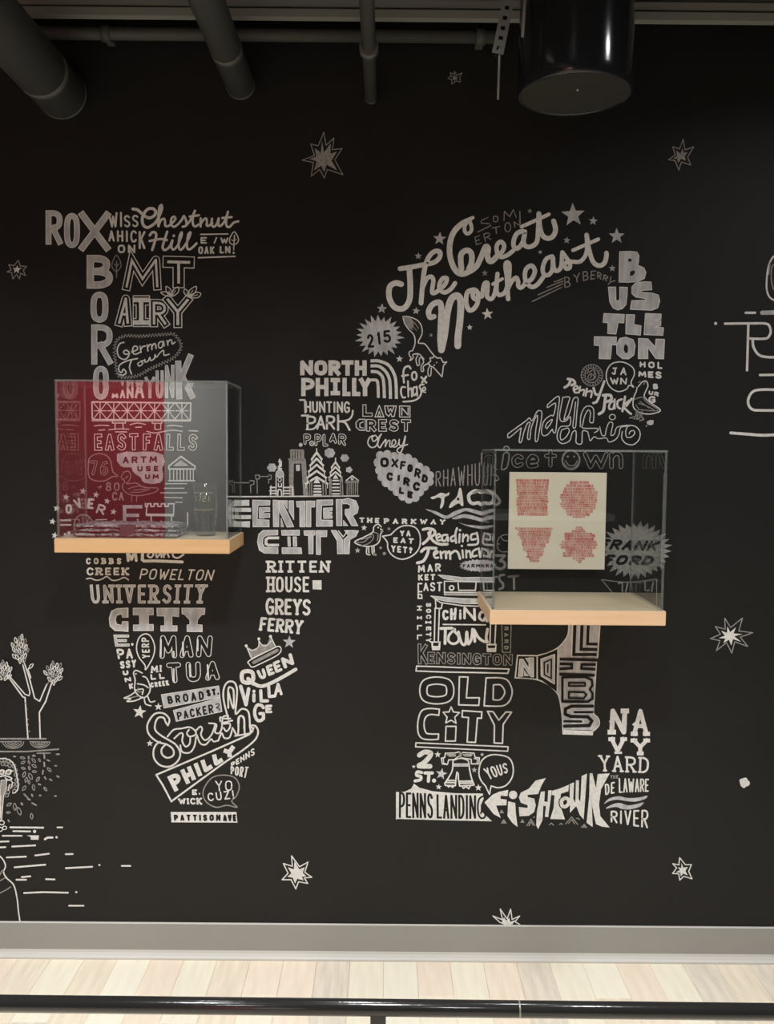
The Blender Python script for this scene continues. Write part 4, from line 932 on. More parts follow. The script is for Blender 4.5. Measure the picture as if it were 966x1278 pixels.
# ---- Bustleton and neighbours
P(W1, 'massive grey painted letters BUSTLETON stacked on four rows'); z6(690, 300)
FL('500 85 580 82 630 88 645 115 642 160 635 185 680 205 697 240 685 285 640 308 560 314 495 312', 'g', ol=.9); FL('565 135 590 140 588 158 565 160; 580 232 610 225 615 240 600 262 575 265', 'k')
FL('415 350 470 350 472 450 490 455 500 440 500 350 558 352 555 420 548 480 520 512 485 522 450 505 425 460', 'g', ol=.9)
FL('735 312 740 370 660 375 665 390 740 395 790 410 800 455 785 505 740 524 580 516 590 452 650 450 700 445 690 435 620 425 592 400 590 350 620 318 680 310', 'g', ol=.9)
FL('382 548 535 555 530 618 488 615 472 702 410 698 412 618 375 614', 'g', ol=.9); FL('548 556 612 558 605 630 660 640 655 710 545 700', 'g', ol=.9); FL('692 548 810 552 808 590 758 598 808 602 806 640 762 648 828 655 822 712 682 706', 'g', ol=.9)
FL('310 722 475 724 472 784 440 782 430 888 345 886 350 790 308 785', 'g', ol=.9); FL('545 725 600 745 615 790 605 860 565 888 520 886 478 850 476 780 500 735', 'g', ol=.9); FL('545 775 562 800 560 840 540 845 530 820 532 790', 'k')
FL('640 735 710 738 765 800 770 740 834 742 828 888 770 886 708 800 710 886 638 886', 'g', ol=.9)
P(W1, 'small painted letters HOLMESBURG running down at the right edge'); z6(690, 440)
T('HOL', '650 68 820 68 820 125 650 108', 2.2, gap=.45); T('MES', '638 140 815 140 815 200 640 180', 2.4, gap=.25); T('B', '748 235 788 230 785 278 750 272', 2.2); T('UR', '718 285 795 295 790 332 715 312', 1.9, gap=.2); T('G', '715 328 768 325 768 378 718 380', 2.4)
P('painted_seal', 'small round drawn seal with a scribbled head'); O(292, 170, 80, 80, 1.1, 'm'); O(292, 170, 52, 54, 1.1, 'm')
for i in range(22):
    a = i*6.283/22; Z('%f %f %f %f' % (292+58*math.cos(a), 170+60*math.sin(a), 292+74*math.cos(a+.05), 170+74*math.sin(a+.05)), 1.0, 'm')
S('270 150 300 130 315 150 300 170 318 185 300 200 270 205 262 180 275 165 290 160 280 190', 1.2, 'm'); S('305 140 320 165 305 195; 265 135 255 160', 1, 'm')
P('painted_speech_bubble', 'round speech bubble with the word JAWN'); S('610 165 600 115 550 80 500 70 440 85 405 135 402 200 430 260 490 292 550 275 572 245 605 258 585 225', 1.4, closed=1); T('JA', '440 112 555 110 550 172 440 165', 1.9, gap=.5); T('WN', '425 185 558 190 550 240 435 238', 1.9, gap=.25)
P(W1, 'thick painted script words PENNYPACK slanting down right')
S('88 262 118 240 135 200; 112 198 150 205 165 230 140 245', 3.2); S('160 280 188 265 172 248 155 270 165 298 185 300', 2.3); S('205 255 195 300; 205 285 235 280 228 320', 2.3); S('255 270 245 325; 255 295 290 290 285 335', 2.4); S('305 265 318 310 340 315; 385 215 355 300 330 365 302 378', 3)
S('375 320 430 320 435 355 395 370; 395 320 385 400 375 440 345 460', 3.6); S('450 365 425 385 422 420 450 420 460 385; 462 350 462 420', 2.5); S('515 350 485 365 485 405 505 420', 2.6); S('540 330 520 440; 570 360 530 400 560 440 585 460; 590 345 550 400', 2.7)
P('painted_pigeon', 'drawn standing pigeon at the right edge above a small blot')
S('640 255 670 220 700 215 712 250 695 290 685 330 730 375 805 430 760 455 700 460 640 445 602 405 605 340 625 290 630 260', 1.4); S('610 350 670 335 700 370 790 430 730 435 640 425; 640 380 700 400 760 430; 650 365 720 415; 620 390 640 420', 1.1, 'm'); S('655 215 640 225; 690 220 680 240', 1.1, 'm'); S('625 430 620 475 575 490; 640 440 630 490 605 495; 655 445 650 490 630 498; 668 440 665 480 680 500 650 510', 1.5, 'm')
FL('700 520 725 505 755 508 752 535 735 545 710 540', 'g'); DD('700 550', .8)
P(W1, 'outlined script word Mayfair'); z6(625, 470)
S('52 430 160 352 190 330 215 310 235 330 270 265 295 255 308 280 290 400 275 478 258 478 262 400 275 320 270 290 240 350 225 400 218 465 200 460 208 390 220 345 200 350 175 410 155 485 138 485 150 400 145 390 62 458 52 430', 1.2)
S('350 210 435 148 425 280 410 415 390 410 385 395 350 435 315 440 305 400 325 330 375 290 395 290 410 200 352 232 350 210; 345 390 375 350 385 320 350 345 335 375 345 390', 1.2)
S('465 155 515 155 505 200 480 290 475 325 505 295 525 240 545 165 578 165 570 260 560 375 540 375 548 300 560 190', 1.2); S('465 155 450 230 440 300 455 335 490 330 520 300 515 365 450 375 425 420 425 470 460 502 515 480 535 420 560 405 565 440 565 495 605 500 612 410 650 412', 1.2); S('455 400 500 385 512 410 490 450 455 475 445 445 455 400', 1.1)
S('595 375 600 290 630 230 670 222 695 250 692 340 665 335 672 275 655 250 630 290 615 350 615 385 720 388 725 405 700 420', 1.2); S('650 412 660 450 670 480 700 450 730 465 790 460 810 490 860 470 885 430 900 380 965 370', 1.1); S('740 375 750 420 760 440 780 440 790 395 810 345 838 350 830 400 825 440 850 430 870 380 940 365', 1.1); O(835, 303, 22, 20, 1.1)
z6(690, 440); S('525 550 555 552 545 590 550 630 580 635 610 610 605 585 580 590 570 610', 1.2); S('545 545 610 550 650 590 645 650 600 690 545 680 515 640 520 590', 1.2)
# ---- behind the right case
P(W1, 'rounded outlined painted word NICETOWN with a smiling letter O, seen through the right case'); z6(625, 470)
T('n', '-125 545 -50 690', 5, 'm', ol=1.0); S('5 690 15 620 25 575 58 575 60 620 45 680 20 695', 1.6, 'm', closed=1); O(42, 540, 20, 18, 1.6, 'm'); 
z6(590, 545, 3.7154)
T('n', '38 50 115 138', 5, 'm', ol=1.1); T('c', '178 62 238 145', 5.4, 'm', ol=1.1); T('e', '245 62 310 150', 5.8, 'm', ol=1.1); T('t', '325 55 395 150', 5.2, 'm', ol=1.1); O(455, 108, 40, 44, 2.2, 'm'); O(455, 108, 34, 38, 1, 'm', a0=20, a1=160); S('430 112 445 132 470 132 484 112', 1.4, 'm'); DD('440 92 470 92', 1.3, 'm'); T('w', '510 45 630 150', 5.6, 'm', ol=1.1); T('n', '632 45 702 150', 5.6, 'm', ol=1.1)
P(W1, 'thin tall faint painted word RHAWHURST, its end behind the case'); z6(440, 550)
T('RHAWHUR', '622 232 1010 150 1010 335 622 342', 1.4, 'm', gap=.4)
S('1080 215 1050 200 1045 240 1080 260 1095 290 1060 300', 1.3, 'm')
P(W1, 'wavy painted word TACONY above wave strokes, partly behind the case')
FL('585 425 620 412 660 390 700 398 722 386 720 408 690 425 685 470 668 505 655 500 665 440 640 425 605 438', 'w', sm=1)
FL('722 500 740 460 780 420 800 355 818 375 830 480 812 485 800 470 770 480 740 500', 'w', sm=1); FL('780 430 798 425 800 445 782 448', 'k')
S('960 385 920 375 890 390 870 410 875 450 900 470 940 465 960 478', 4.2, 'w'); z6(590, 545, 3.7154); S('5 262 30 250 55 262 85 255 110 275 125 300 110 315 85 310', 3.2, 'm')
z6(440, 550)
FL('545 512 620 528 700 560 760 530 840 505 910 515 1010 550 1010 572 900 540 840 528 770 560 700 585 640 560 590 535', 'g', sm=1); FL('745 582 820 552 900 560 1010 600 1010 618 900 590 830 578 780 588', 'g', sm=1); FL('795 612 850 628 930 635 1010 645 1010 665 900 650 840 632', 'g', sm=1)
P(W1, 'painted brush words Reading Terminal'); z6(510, 640)
S('108 125 150 118 190 130 195 160 160 180 150 150; 165 125 150 190 108 232; 160 180 190 215 235 235 290 235', 3.4)
S('208 190 238 175 225 158 208 175 215 205 240 205', 2.4); S('290 165 255 170 252 205 275 208 292 180 295 212', 2.6); S('345 170 318 185 322 212 345 205; 362 115 350 160 355 225', 2.6); S('382 160 378 222', 2.6); DD('385 130', 1.6); S('408 160 405 215; 408 190 430 165 445 180 442 212', 2.4); S('500 155 470 165 470 200 505 195; 510 150 520 200 510 235 445 240', 2.6)
S('95 290 130 265 205 265; 150 268 140 310 110 360 65 375', 3.6); S('190 315 218 295 205 285 188 305 198 335 222 335', 2.6); S('238 290 245 340; 240 310 265 290', 2.7); S('278 290 280 340; 280 310 305 290 312 345; 312 310 345 285 370 300 385 345', 2.9); S('402 280 408 335', 2.4); DD('398 248', 1.5); S('430 280 432 335; 432 300 455 285 465 335', 2.4); S('510 270 480 290 480 325 510 320; 525 265 535 330', 2.6); Z('560 270 560 330; 595 270 595 330', 2.6, 'm')
P('painted_burst', 'small spiky oval burst with tiny dark lettering under Terminal'); BURST(520, 395, 140, 48, 26, .82, 'g', 3, .05); T('FARMERS', '405 385 635 378 635 408 405 412', 1.3, 'k', gap=.4)
P(W1, 'small painted letters MARKET EAST stacked at the left of the gate'); T('MAR', '68 395 240 375 242 440 70 448', 2.2, gap=.4); T('KET', '70 460 200 458 198 505 72 508', 2.1, gap=.35); Z('98 530 72 530 72 590 98 590', 1.8); T('AST', '108 525 252 515 250 590 110 585', 2.0, gap=.25); Z('72 598 72 640 100 640', 1.8)
P('painted_gate', 'drawn tiered arch gate with the words CHINA TOWN on it')
FL('220 465 300 472 400 485 640 482 640 512 400 512 300 500 262 492', 'g', ol=.9); Z('268 512 640 520', 1.4); Z('268 515 268 600; 370 525 375 580 500 580 505 525; 555 530 560 580 640 580; 268 595 640 598; 268 612 640 616', 1.5); O(322, 562, 16, 16, 1.8); FL('275 600 640 600 640 612 275 612', 'm')
FL('165 622 260 632 400 642 560 645 560 680 420 680 280 662 200 645', 'g', ol=.9); Z('195 645 240 672 400 695 560 700', 1.4)
z6(510, 740)
Z('200 50 205 115 245 115 252 75', 1.5); Z('198 112 192 362; 230 115 222 362; 242 112 240 118', 1.6); FL('168 362 240 362 235 428 175 428', 'w'); FL('182 372 226 372 222 396 184 396', 'k')
Z('612 240 608 378; 652 240 645 378', 1.6); FL('582 380 658 380 654 442 585 442', 'w'); FL('592 392 648 392 646 412 594 412', 'k')
Z('258 235 575 238', 1.6)
T('C', '250 128 298 125 300 200 255 205', 2.9); T('H', '308 115 362 108 352 202 312 205', 3.2); T('i', '378 120 395 120 395 200 378 200', 3); T('N', '410 100 500 112 505 212 408 195', 3.2); S('575 140 540 145 530 185 560 205 580 170 585 210', 3.2)
S('240 265 325 262; 275 265 272 378', 3.6); S('328 285 300 320 300 360 335 380 372 360 372 320 345 290; 345 270 345 290', 3.2); S('372 290 395 372 425 380 435 290 445 380 470 340 478 270', 3.4); Z('495 362 490 275', 3.4); S('490 275 520 330 560 360 590 365; 590 270 580 330 585 362', 3.4)
P(W1, 'thin painted words SOCIETY HILL running down in two columns')
for i, ch in enumerate('SOCIETY'): T(ch, '%d %d %d %d %d %d %d %d' % (170, 75+i*44, 168, 105+i*44, 130, 105+i*44, 130, 75+i*44) if ch != 'I' else '170 %d 170 %d 125 %d 125 %d' % (78+i*44, 98+i*44, 98+i*44, 78+i*44), 1.7, 'w', serif=(.9 if ch == 'I' else 0), cap='b')
for i, ch in enumerate('HILL'): T(ch, '100 %d 100 %d 62 %d 62 %d' % (95+i*72, 132+i*72, 132+i*72, 95+i*72), 1.7, 'w', serif=(1.2 if ch == 'I' else 0), cap='b')
Z('75 10 98 12 98 40', 1.6)
P(W1, 'outlined painted word KENSINGTON'); T('K', '68 378 140 385 150 535 68 535', 4.6, 'm', ol=1.1, cap='b'); T('ENSINGTON', '140 440 780 458 778 545 140 532', 4.2, 'm', ol=1.0, gap=.14, cap='b', join='m')
P(W1, 'tiny painted letters RARD running down in a thin box'); Z('698 240 702 445 762 445 768 240', 1, 'm')
for i, ch in enumerate('RARD'): T(ch, '748 %d 748 %d 715 %d 715 %d' % (252+i*48, 280+i*48, 280+i*48, 252+i*48), 1.5, 'm')
P('painted_bar', 'long outlined bar above the words OLD CITY'); Z('60 548 200 552 400 560 752 570 742 602 500 596 250 592 55 584', 1.7, closed=1)
# ---- Old City and lower right
P(W1, 'large outlined painted words OLD CITY with a star over the letter I'); z6(510, 830)
T('O', '78 85 342 84 345 296 78 296', 10.6, 'w', ol=1.7); Z('380 88 445 90 432 245 530 245 525 302 375 298', 1.8, closed=1); S('580 96 690 96 745 120 775 190 760 260 720 300 660 308 565 305', 1.8, closed=0); Z('580 96 565 305', 1.8); S('635 148 690 150 720 200 700 245 672 262 632 258', 1.8); Z('635 148 632 258', 1.8)
S('230 330 150 325 95 345 70 420 70 500 95 545 150 558 222 555', 1.8); Z('230 330 226 375', 1.8); Z('222 555 224 515', 1.8); S('226 375 160 370 125 395 115 450 130 505 165 515 224 515', 1.8)
Z('318 312 335 350 380 355 345 390 355 435 318 412 278 432 288 390 258 352 302 350', 1.6, closed=1); Z('280 458 355 458 350 568 275 568', 1.7, closed=1); Z('402 340 548 350 545 398 515 395 500 578 438 575 448 392 400 388', 1.8, closed=1); Z('590 345 632 348 675 412 728 350 770 352 708 442 702 585 640 582 642 450', 1.8, closed=1)
P('painted_bar', 'long outlined bar below the words OLD CITY'); Z('55 582 745 612 742 645 52 612', 1.6, closed=1)
P(W1, 'very bold white painted characters 2 ST.'); z6(485, 930)
S('230 75 270 52 315 60 300 95 260 135 228 155 310 158', 6); S('248 205 215 200 210 225 240 235 238 258 198 268', 3.8); Z('272 208 328 208; 302 210 298 270', 4); DD('340 265', 2.6)
P('painted_bell', 'drawn cracked bell hanging from a yoke')
Z('425 60 500 58 525 50 540 60 555 55 640 60 648 92 680 95 675 140 620 140 618 105 575 100 550 95', 1.5); Z('425 60 420 92 395 98 402 140 440 145 450 110 490 108 530 80', 1.5); Z('440 72 500 72; 560 72 625 72; 410 100 412 135 430 138; 640 100 665 104 662 132; 530 60 535 90 550 60', 1.2); FL('450 75 505 72 505 85 450 90; 560 72 620 75 620 88 565 85; 525 52 552 52 545 95 532 95', 'm')
S('480 130 490 112 540 98 590 112 600 130', 1.5); S('482 130 478 180 460 225 420 285', 1.7); S('600 130 608 190 622 250 640 295', 1.7); FL('485 135 598 135 596 160 488 160', 'g'); Z('420 285 425 300 500 302 505 240 512 200 522 215 522 250 532 305 640 298', 1.7); Z('435 262 500 264; 430 278 500 280; 535 270 625 268; 535 284 630 282', 2, 'w'); Z('435 300 450 312 462 302 480 315 490 302; 550 305 560 322 580 308 600 325 612 302', 1.7)
P('painted_small_stars', 'filled stars scattered around the drawn bell'); STAR(368, 70, 26, 0); STAR(395, 215, 45, 10, c='g'); STAR(375, 312, 23, 5); STAR(672, 318, 27, 0); STAR(642, 185, 22, 5, c='g'); STAR(700, 70, 16, 0, c='g'); STAR(188, 160, 15, 0)
P('painted_speech_bubble', 'round speech bubble with the word YOUS'); S('725 305 690 260 676 200 695 120 750 78 820 72 900 95 932 160 925 240 880 300 820 318 768 305', 1.7); Z('725 305 755 368 768 305', 1.6); T('YOUS', '705 175 885 130 895 205 755 260', 1.9, gap=.25)
P('painted_panel', 'white peaked panel with tall dark words PENNS LANDING')
FL('60 352 120 348 170 325 190 288 230 318 330 345 500 360 705 362 712 400 690 450 690 490 720 520 775 570 420 562 60 552', 'w')
T('PENNS', '78 372 130 355 330 370 335 548 76 545' if 0 else '78 350 332 362 335 548 76 545', 2.7, 'k', gap=.16, cap='b'); T('E', '140 352 180 345 185 540 142 542', 2, 'k') if 0 else None
T('LANDIN', '358 368 655 375 655 552 360 550', 2.7, 'k', gap=.16, cap='b'); S('712 380 680 400 668 450 672 510 690 545 718 540 722 510 700 495 690 510', 2.2, 'k'); Z('60 352 60 552', 1.6)
P(W1, 'huge white painted word FISHTOWN shaped like a fish with a raised tail'); z6(600, 930)
FL('28 428 90 370 140 348 206 335 200 382 150 378 148 402 195 408 192 450 115 452 125 480 150 545 95 515', 'w'); O(0, 0, 1, 1, .1)
DD('242 372', 5.4, 'w'); FL('205 420 258 432 262 500 275 612 235 580 200 530', 'w', sm=0); FL('488 245 455 300 430 365 350 372 352 388 400 400 412 450 400 500 360 528 290 532 285 462 350 470 352 450 300 430 285 390 300 355 360 325 410 265', 'w')
FL('450 348 480 345 475 420 500 425 505 338 532 338 518 440 505 538 480 535 488 455 468 455 462 560 430 628 415 600 420 500', 'w'); FL('535 340 590 325 660 295 655 345 600 362 592 440 630 555 520 552 545 470 552 375 530 372', 'w')
S('630 395 605 415 608 450 630 460 655 440 658 410 640 395', 7.0, 'k', closed=1); S('630 395 605 415 608 450 630 460 655 440 658 410 640 395', 4.4, 'w'); FL('665 290 698 278 692 400 708 430 712 262 735 262 732 400 745 425 755 230 795 212 770 555 740 520 715 455 668 505', 'w')
FL('792 580 812 380 815 210 835 208 862 320 875 215 965 210 900 330 885 440 895 530 965 615 910 610 862 590 830 440 838 612', 'w')
FL('155 480 175 508 140 508; 172 552 195 585 150 585; 312 552 328 580 295 578; 775 585 798 618 748 615', 'm'); Z('345 602 375 552 405 600; 360 602 378 572 392 600; 635 588 680 535 725 592; 655 585 682 555 702 588; 512 595 528 582 545 598; 588 592 600 584 612 592; 715 548 728 545 738 555; 395 540 402 536', 1.2, 'm')
P('painted_horn_shape', 'curved grey horn shape with the inlined words NO LIBS, below the right shelf'); z6(630, 775)
FL('485 0 712 0 700 272 688 275 668 690 700 740 700 790 680 820 656 825 654 852 436 845 430 700 410 590 392 530 395 215 450 150 478 90', 'g')
S('480 30 470 110 410 190 330 235 240 260', 1.6); Z('240 260 95 258 78 425 160 428', 1.6); S('160 428 245 440 330 480 395 545 415 610 430 720 436 845', 1.6); Z('436 845 654 852 658 822', 1.6); Z('712 30 695 272 688 276 662 688', 1.5); Z('242 262 242 438', 1.5); Z('398 205 392 540', 1.5)
FL('408 285 688 278 664 688 420 600', 'g'); FL('400 20 400 20 401 21', 'g')
FL('100 268 232 268 232 432 88 420', 'k'); FL('112 285 135 285 180 355 180 275 215 275 215 418 195 418 140 335 132 415 100 415', 'g', ol=.9); FL('140 360 182 412 142 412', 'g'); FL('150 275 180 275 180 320', 'g')
FL('252 268 390 215 388 530 252 425', 'k'); FL('270 285 372 250 370 470 272 410', 'g'); FL('288 305 355 278 352 438 290 405', 'k'); Z('270 285 372 250 370 470 272 410', 1.2, closed=1); FL('300 312 342 295 340 420 302 398', 'g'); FL('315 325 328 320 326 390 315 385', 'k')
FL('512 0 705 0 690 268 498 268', 'g'); S('505 0 500 268', 1.5); Z('525 0 515 250 675 250', 4, 'k', cap='b', join='m'); Z('578 0 570 210 680 212', 4, 'k', cap='b', join='m'); Z('625 0 618 170 682 172', 3.6, 'k', cap='b', join='m')
Z('420 285 680 292', 3.4, 'k', cap='b'); Z('420 320 500 322 500 352 418 358', 3.2, 'k', cap='b', join='m'); Z('670 325 575 325 572 355 668 360', 3.2, 'k', cap='b', join='m'); Z('418 398 662 405', 3.6, 'k', cap='b')
S('430 420 600 418 650 440 655 480 635 510 655 540 655 580 620 602 430 600 430 420', 3, 'k', sm=0); Z('478 462 600 462 600 485 478 485', 2.2, 'k', closed=1); Z('478 530 590 532 610 550 590 578 478 575', 2.4, 'k', closed=1)
FL('420 612 655 615 668 690 700 740 695 790 660 815 440 812 428 700', 'g'); S('655 635 500 635 452 655 450 695 490 712 620 715 650 745 630 780 445 785', 4.2, 'k', sm=0); S('655 680 520 680; 445 748 570 750', 3.0, 'k'); S('660 690 700 730 702 780 660 822', 1.4); FL('440 812 652 822 652 850 440 845', 'w')
P(W1, 'spurred serif painted words NAVY YARD'); z6(690, 870)
T('N', '432 86 558 86 548 280 422 280', 6, 'w', serif=2.2, cap='b'); FL('418 182 445 160 445 206; 556 195 538 172 538 218', 'w'); T('A', '594 88 716 290', 5.2, 'w', serif=1.8, cap='b'); FL('592 205 620 182 616 226', 'w')
T('V', '426 300 544 418', 4.8, 'w', serif=1.8, cap='b'); Z('470 416 508 416', 3, cap='b'); T('Y', '592 310 716 436', 4.8, 'w', serif=1.8, cap='b')
T('YARD', '345 432 722 450 715 570 355 556', 2.6, 'w', gap=.35, serif=1.5)
P(W1, 'thin painted words THE DELAWARE RIVER around two wave strokes')
T('THE', '428 605 438 580 490 582 490 608' if 0 else '430 585 490 582 490 610 430 614', 1.1, 'm'); T('DE', '388 652 465 632 462 720 392 735', 1.9, gap=.3); T('LAWARE', '492 605 720 612 718 708 494 718', 1.9, gap=.12)
FL('382 800 420 760 490 742 560 755 640 752 705 738 690 762 620 782 550 778 480 768 420 780', 'g', sm=1); FL('395 835 440 805 500 792 560 810 620 802 680 788 650 820 580 840 520 838 470 822', 'g', sm=1)
T('RIVER', '432 852 715 840 712 985 432 935', 2.2, gap=.28)
P('painted_burst', 'spiky grey burst with slanted dark words FRANK FORD, behind the right case'); z6(690, 630)
BURST(620, 340, 268, 215, 30, .80, 'm', 2, .06); T('FRANK', '365 255 800 270 780 350 350 335', 3.6, 'k', gap=.2, slant=.3); T('FORD', '400 370 760 385 745 455 385 450', 3.8, 'k', gap=.25, slant=.3)
P('painted_tub', 'thin drawn tub shape under the slanted burst'); Z('365 560 440 650 480 750 775 770 778 555', 1.1, 'm'); S('365 560 480 575 600 578 775 555', 1.1, 'm'); Z('490 590 520 580 520 650; 560 590 545 650; 690 575 690 640 720 640; 750 580 740 650', 1.8, 'm')
P('painted_figure', 'drawn figure and large number 3 behind the left edge of the right case'); z6(510, 640)
S('745 160 690 175 665 215 670 270 700 292 740 290; 690 180 710 205 745 210; 660 230 680 235', 1.3, 'm'); Z('655 320 720 320 685 360', 3.4, 'm'); S('685 360 715 370 720 400 690 420 655 410', 3.4, 'm')
P(W1, 'faint painted letters ST behind the lower left of the right case'); S('715 465 685 470 680 500 705 530 705 560 680 572', 2.8, 'm'); Z('750 478 822 472; 788 475 790 570', 2.8, 'm'); Z('648 480 665 478', 2, 'm')
# ---- left edge: fountain, tree, water
P('painted_tree', 'line drawing of a tree with three leafy branch tips, left edge'); z6(0, 790, 7.517)
Z('65 395 215 600 235 605 262 990', 1.7); Z('85 400 235 575 272 588 282 560 215 300', 1.5); Z('215 245 270 400 325 610 372 640 440 480', 1.6); Z('262 340 290 420', 1.4); Z('485 470 430 640 370 745 378 985', 1.7); Z('440 490 488 405', 1.2, 'm')
rnd = random.Random(4)
def leafy(cx, cy, rx, ry, n, ang):
    for i in range(n):
        a = i*2.4; r = math.sqrt((i+.5)/n); x = cx+rx*r*math.cos(a); y = cy+ry*r*math.sin(a)
        d = math.atan2(y-(cy+ry*1.2), x-cx*1.0); L = 26; w_ = 11
        p = [(x-L*math.cos(d), y-L*math.sin(d)), (x-w_*math.sin(d), y+w_*math.cos(d)), (x+L*math.cos(d), y+L*math.sin(d)), (x+w_*math.sin(d), y-w_*math.cos(d))]
        S(' '.join('%.1f %.1f' % q for q in p), 1.0, 'w' if i % 3 else 'm', closed=1)
        if i % 2: DD('%.1f %.1f' % (x, y), .9, 'm')
leafy(195, 150, 75, 125, 26, 0); leafy(515, 365, 85, 95, 20, 0); leafy(50, 350, 72, 85, 18, 0); S('280 330 300 290 325 285 310 315 280 330', 1.1)
DD('255 650 265 705 275 800 278 850 288 912', 1, 'm')
P('painted_fountain_basin', 'drawn basin edge with scalloped half circles at the left edge')
Z('0 992 430 992', 2, 'm'); Z('0 1112 250 1112 550 1090', 1.8, 'm'); Z('350 1128 470 1126', 1.6, 'm'); Z('0 1020 200 1018; 280 1020 465 1022', 1.2, 'm')
for cx, k in ((125, 1), (378, .92)):
    for r in (28, 52, 76, 98): O(cx, 1020, r*k, r*.62*k, 1.2, 'm', a0=0, a1=180)
P('painted_face', 'drawn bearded curly-haired spouting face cut by the left edge'); z6(0, 930, 5.557)
for (x, y) in ((10, 105), (35, 100), (60, 108), (82, 125), (98, 145), (108, 175), (112, 205), (118, 240), (120, 270), (115, 300), (100, 318), (45, 130), (20, 128), (68, 140), (60, 300), (55, 325), (75, 285), (95, 270), (50, 345)): O(x, y, 13, 11, 1.2, 'm', rot=x*3)
S('0 92 40 92 80 110 105 150 120 220 128 290 110 325 90 330', 1.4); S('0 175 20 170 35 180; 45 178 65 168 88 178', 1.6); O(15, 188, 14, 13, 1.5); O(62, 186, 16, 14, 1.6); DD('15 188 62 186', 1.2); FL('8 178 22 176 24 190 8 192; 56 176 70 176 72 190 56 192', 'm'); S('5 215 30 210 60 215 85 230 60 240 40 225', 1.7); S('40 190 38 205 30 212', 1.3)
FL('10 240 50 240 45 300 28 350 20 430 15 520 0 520 0 400 5 320', 'm', ol=.8); S('28 350 18 460 15 520; 8 350 6 500', 1.2, 'w'); S('75 240 90 260 80 290; 70 270 60 310', 1.2)
O(15, 535, 18, 14, 1.3); O(35, 570, 14, 12, 1.2); O(8, 580, 12, 14, 1.2)
P('painted_water_drops', 'field of small drawn drops and pebbles beside the spouting face')
rd = random.Random(11)
for x, y, L, a in ((157, 88, 16, .2), (160, 120, 16, 2.6), (162, 160, 15, .3), (168, 203, 20, 1.9), (182, 240, 18, 1.8), (168, 298, 20, 2.2), (200, 85, 10, 1.5), (202, 118, 12, 1.2), (204, 158, 13, 1.4), (202, 255, 14, 1.4), (235, 72, 11, 0), (235, 105, 18, .8), (238, 143, 18, .5), (240, 182, 15, .1), (213, 215, 24, 1.1), (235, 292, 20, 1.4), (275, 102, 12, 1), (343, 168, 18, .8), (317, 303, 16, .9), (265, 235, 18, 2.1), (65, 410, 18, 2.6), (60, 465, 14, 0), (105, 425, 24, 1.5), (135, 455, 28, 1.2), (222, 490, 20, 1.5), (155, 405, 10, 1), (225, 345, 9, 1.2)):
    ca, sa = math.cos(a), math.sin(a); wv = L*.45
    S('%.1f %.1f %.1f %.1f %.1f %.1f %.1f %.1f' % (x-L*ca, y-L*sa, x-wv*sa, y+wv*ca, x+L*ca, y+L*sa, x+wv*sa, y-wv*ca), 1.1, 'm', closed=1)
for x, y, L, a in ((310, 75, 14, 1.5), (310, 130, 14, 1.5), (300, 185, 12, 1.7), (338, 103, 9, .4), (317, 225, 8, 1), (355, 237, 8, .6), (405, 60, 9, 0), (405, 215, 7, .5), (388, 350, 4, 0), (390, 140, 4, 0), (240, 405, 16, .5), (185, 350, 20, .8), (205, 372, 8, .4), (278, 268, 7, .3), (283, 345, 4, 0), (105, 75, 6, 0), (65, 520, 6, 1)): Z('%.1f %.1f %.1f %.1f' % (x-L*math.cos(a), y-L*math.sin(a), x+L*math.cos(a), y+L*math.sin(a)), 2, 'm')
P('painted_water_lines', 'horizontal white dashes of drawn water at lower left')
Z('72 570 300 572', 2.2); Z('398 570 432 570', 1.9); Z('92 596 210 598', 2); DD('240 598', 2, 'w'); Z('18 628 152 628', 1.8); FL('185 625 270 625 268 655 215 655 212 635', 'w'); Z('312 652 330 640 365 640', 2.6); DD('393 638', 1.5); Z('0 668 60 666; 0 708 38 706; 85 702 245 694; 48 778 180 772; 245 764 340 752; 456 755 505 754; 102 846 315 828; 458 852 640 842', 2.1); Z('115 932 182 932; 152 914 212 908; 320 928 380 930; 168 1024 300 1018 472 1022; 480 1112 580 1112', 2.1); DD('530 1018 690 830', 1.3)
Z('845 836 905 836', 2)
P('painted_rower', 'thin drawn outline of a back and shoulder at the lower left edge'); S('0 770 25 800 38 840 25 880 45 920 95 970 118 1060 128 1150 138 1220', 1.6); S('0 900 15 870 28 875; 0 940 35 920; 0 1025 40 1005 75 982', 1.3, 'm')
# ---- right edge lettering
P(W1, 'thin art-deco painted letters R and C, cut by the right edge'); z6(860, 300, 4.736)
Z('335 428 390 428', 3); Z('432 428 560 425', 5.4, 'g'); DD('157 491', 2); Z('212 492 440 490', 3); S('440 490 470 500 482 540 465 575 430 582 350 580', 3); Z('350 492 342 768', 3); S('375 582 380 630 410 675 460 690 560 690', 3.2); Z('418 796 560 794', 3); S('560 885 440 882 380 892 352 930 350 970 375 1000 430 1005 560 1005', 3.2); S('245 1138 340 1145 440 1152 560 1145', 3.6)
S('560 75 500 95 470 150 458 230 460 300 485 345 560 375', 2.2); S('545 130 492 150 485 230 498 290; 478 130 470 200', 1.6, 'm')
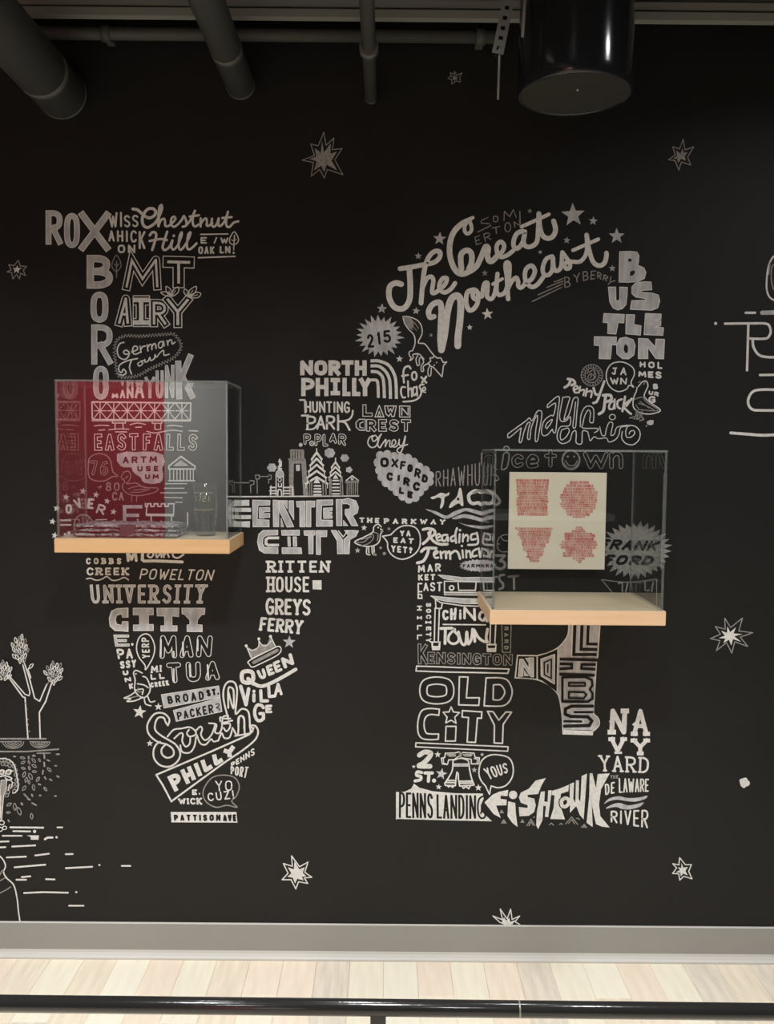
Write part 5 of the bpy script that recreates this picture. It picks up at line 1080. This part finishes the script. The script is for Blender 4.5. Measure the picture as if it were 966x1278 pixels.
# ---- double stars
def dstar(cx, cy, pts, s, inner, lw, c='w', ci='g'):
    z6(cx, cy, s); Z(pts, lw, c, closed=1); FL(inner, ci)
P('painted_star', 'upper middle outlined star with a filled star inside'); dstar(370, 160, '470 70 510 295 645 170 620 370 785 350 660 545 800 800 530 710 480 860 400 710 255 830 290 590 100 550 310 470 245 270 375 305', 13.8, '440 220 475 420 590 260 585 440 700 400 605 560 700 725 520 630 475 755 425 645 305 730 345 570 220 530 340 490 315 345 420 420', 1.1, 'm', 'm')
P('painted_star', 'upper right outlined star with a filled star inside'); dstar(825, 165, '535 170 580 430 790 350 640 600 715 790 490 720 430 910 335 685 180 665 345 545 280 350 445 400', 19.32, '520 390 545 505 640 475 570 590 600 690 480 640 415 740 380 640 290 640 390 570 370 440 470 520', 1.2, 'm', 'm')
P('painted_star', 'right edge outlined star with a filled star inside, beside the right case'); dstar(880, 760, '340 160 440 320 645 155 580 378 820 410 605 485 735 645 510 565 460 760 370 580 195 715 255 545 90 510 265 435 175 300 345 350', 13.8, '385 300 430 400 530 315 490 420 645 432 500 470 620 565 480 520 450 630 410 530 315 590 350 510 235 500 340 460 275 375 375 410', 1.2, 'm', 'w')
P('painted_star', 'lower middle outlined star with a filled star inside'); dstar(340, 1060, '385 130 545 350 715 255 650 460 790 560 640 575 710 685 525 650 470 795 375 610 195 610 315 480 220 285 400 340', 16.1, '445 240 540 400 650 360 610 470 680 540 590 550 630 625 500 590 455 685 410 570 305 550 380 480 310 360 430 400', 1.4, 'w', 'w')
P('painted_star', 'lower right outlined star with a filled star inside'); dstar(830, 1060, '350 200 490 370 635 370 570 530 650 710 450 650 355 740 330 590 180 580 280 450 185 345 335 375', 19.3, '395 330 440 440 550 425 490 520 545 630 440 580 380 650 365 560 260 550 360 500 310 430 390 450', 1.3, 'w', 'w')
P('painted_star', 'half star drawn just above the baseboard'); z6(600, 1120, 13.8); Z('440 470 330 430 210 320 375 385 335 200 455 370 515 200 540 380 670 320 590 420 670 465', 1.3); FL('400 340 440 400 490 350 510 420 595 390 540 470 400 470 360 430', 'w')
P('painted_star', 'left edge outlined star with a filled star inside'); dstar(0, 315, '440 190 490 330 640 340 560 430 610 560 500 500 470 640 400 530 310 640 280 480 170 470 270 420 210 295 340 320', 19.3, '415 310 440 380 520 375 455 430 445 510 400 450 340 500 350 420 310 370 390 380', 1.2, 'm', 'w')
P('painted_star', 'small faint outlined star near the ceiling'); z6(483, 0, 2); Z('168 178 174 188 187 182 181 194 184 205 172 202 162 210 161 199 152 196 160 190 158 181 167 186', .9, 'm', closed=1); STAR(169, 195, 9, 5, n=6, c='m')
P('painted_star', 'tiny faint outlined star under the beam at upper right'); STAR(387*2-483-0, 90, 0.01, 0) if 0 else None; z6(); STAR(870, 44, 4.5, 10, n=5, c='m')
P('painted_blot', 'small white filled blot near the right edge'); z6(900, 950, 19.3); CLOUD('490 470 580 440 620 500 660 540 600 560 540 600 510 560', 2.6, 'w', 2.6)
build_mural()
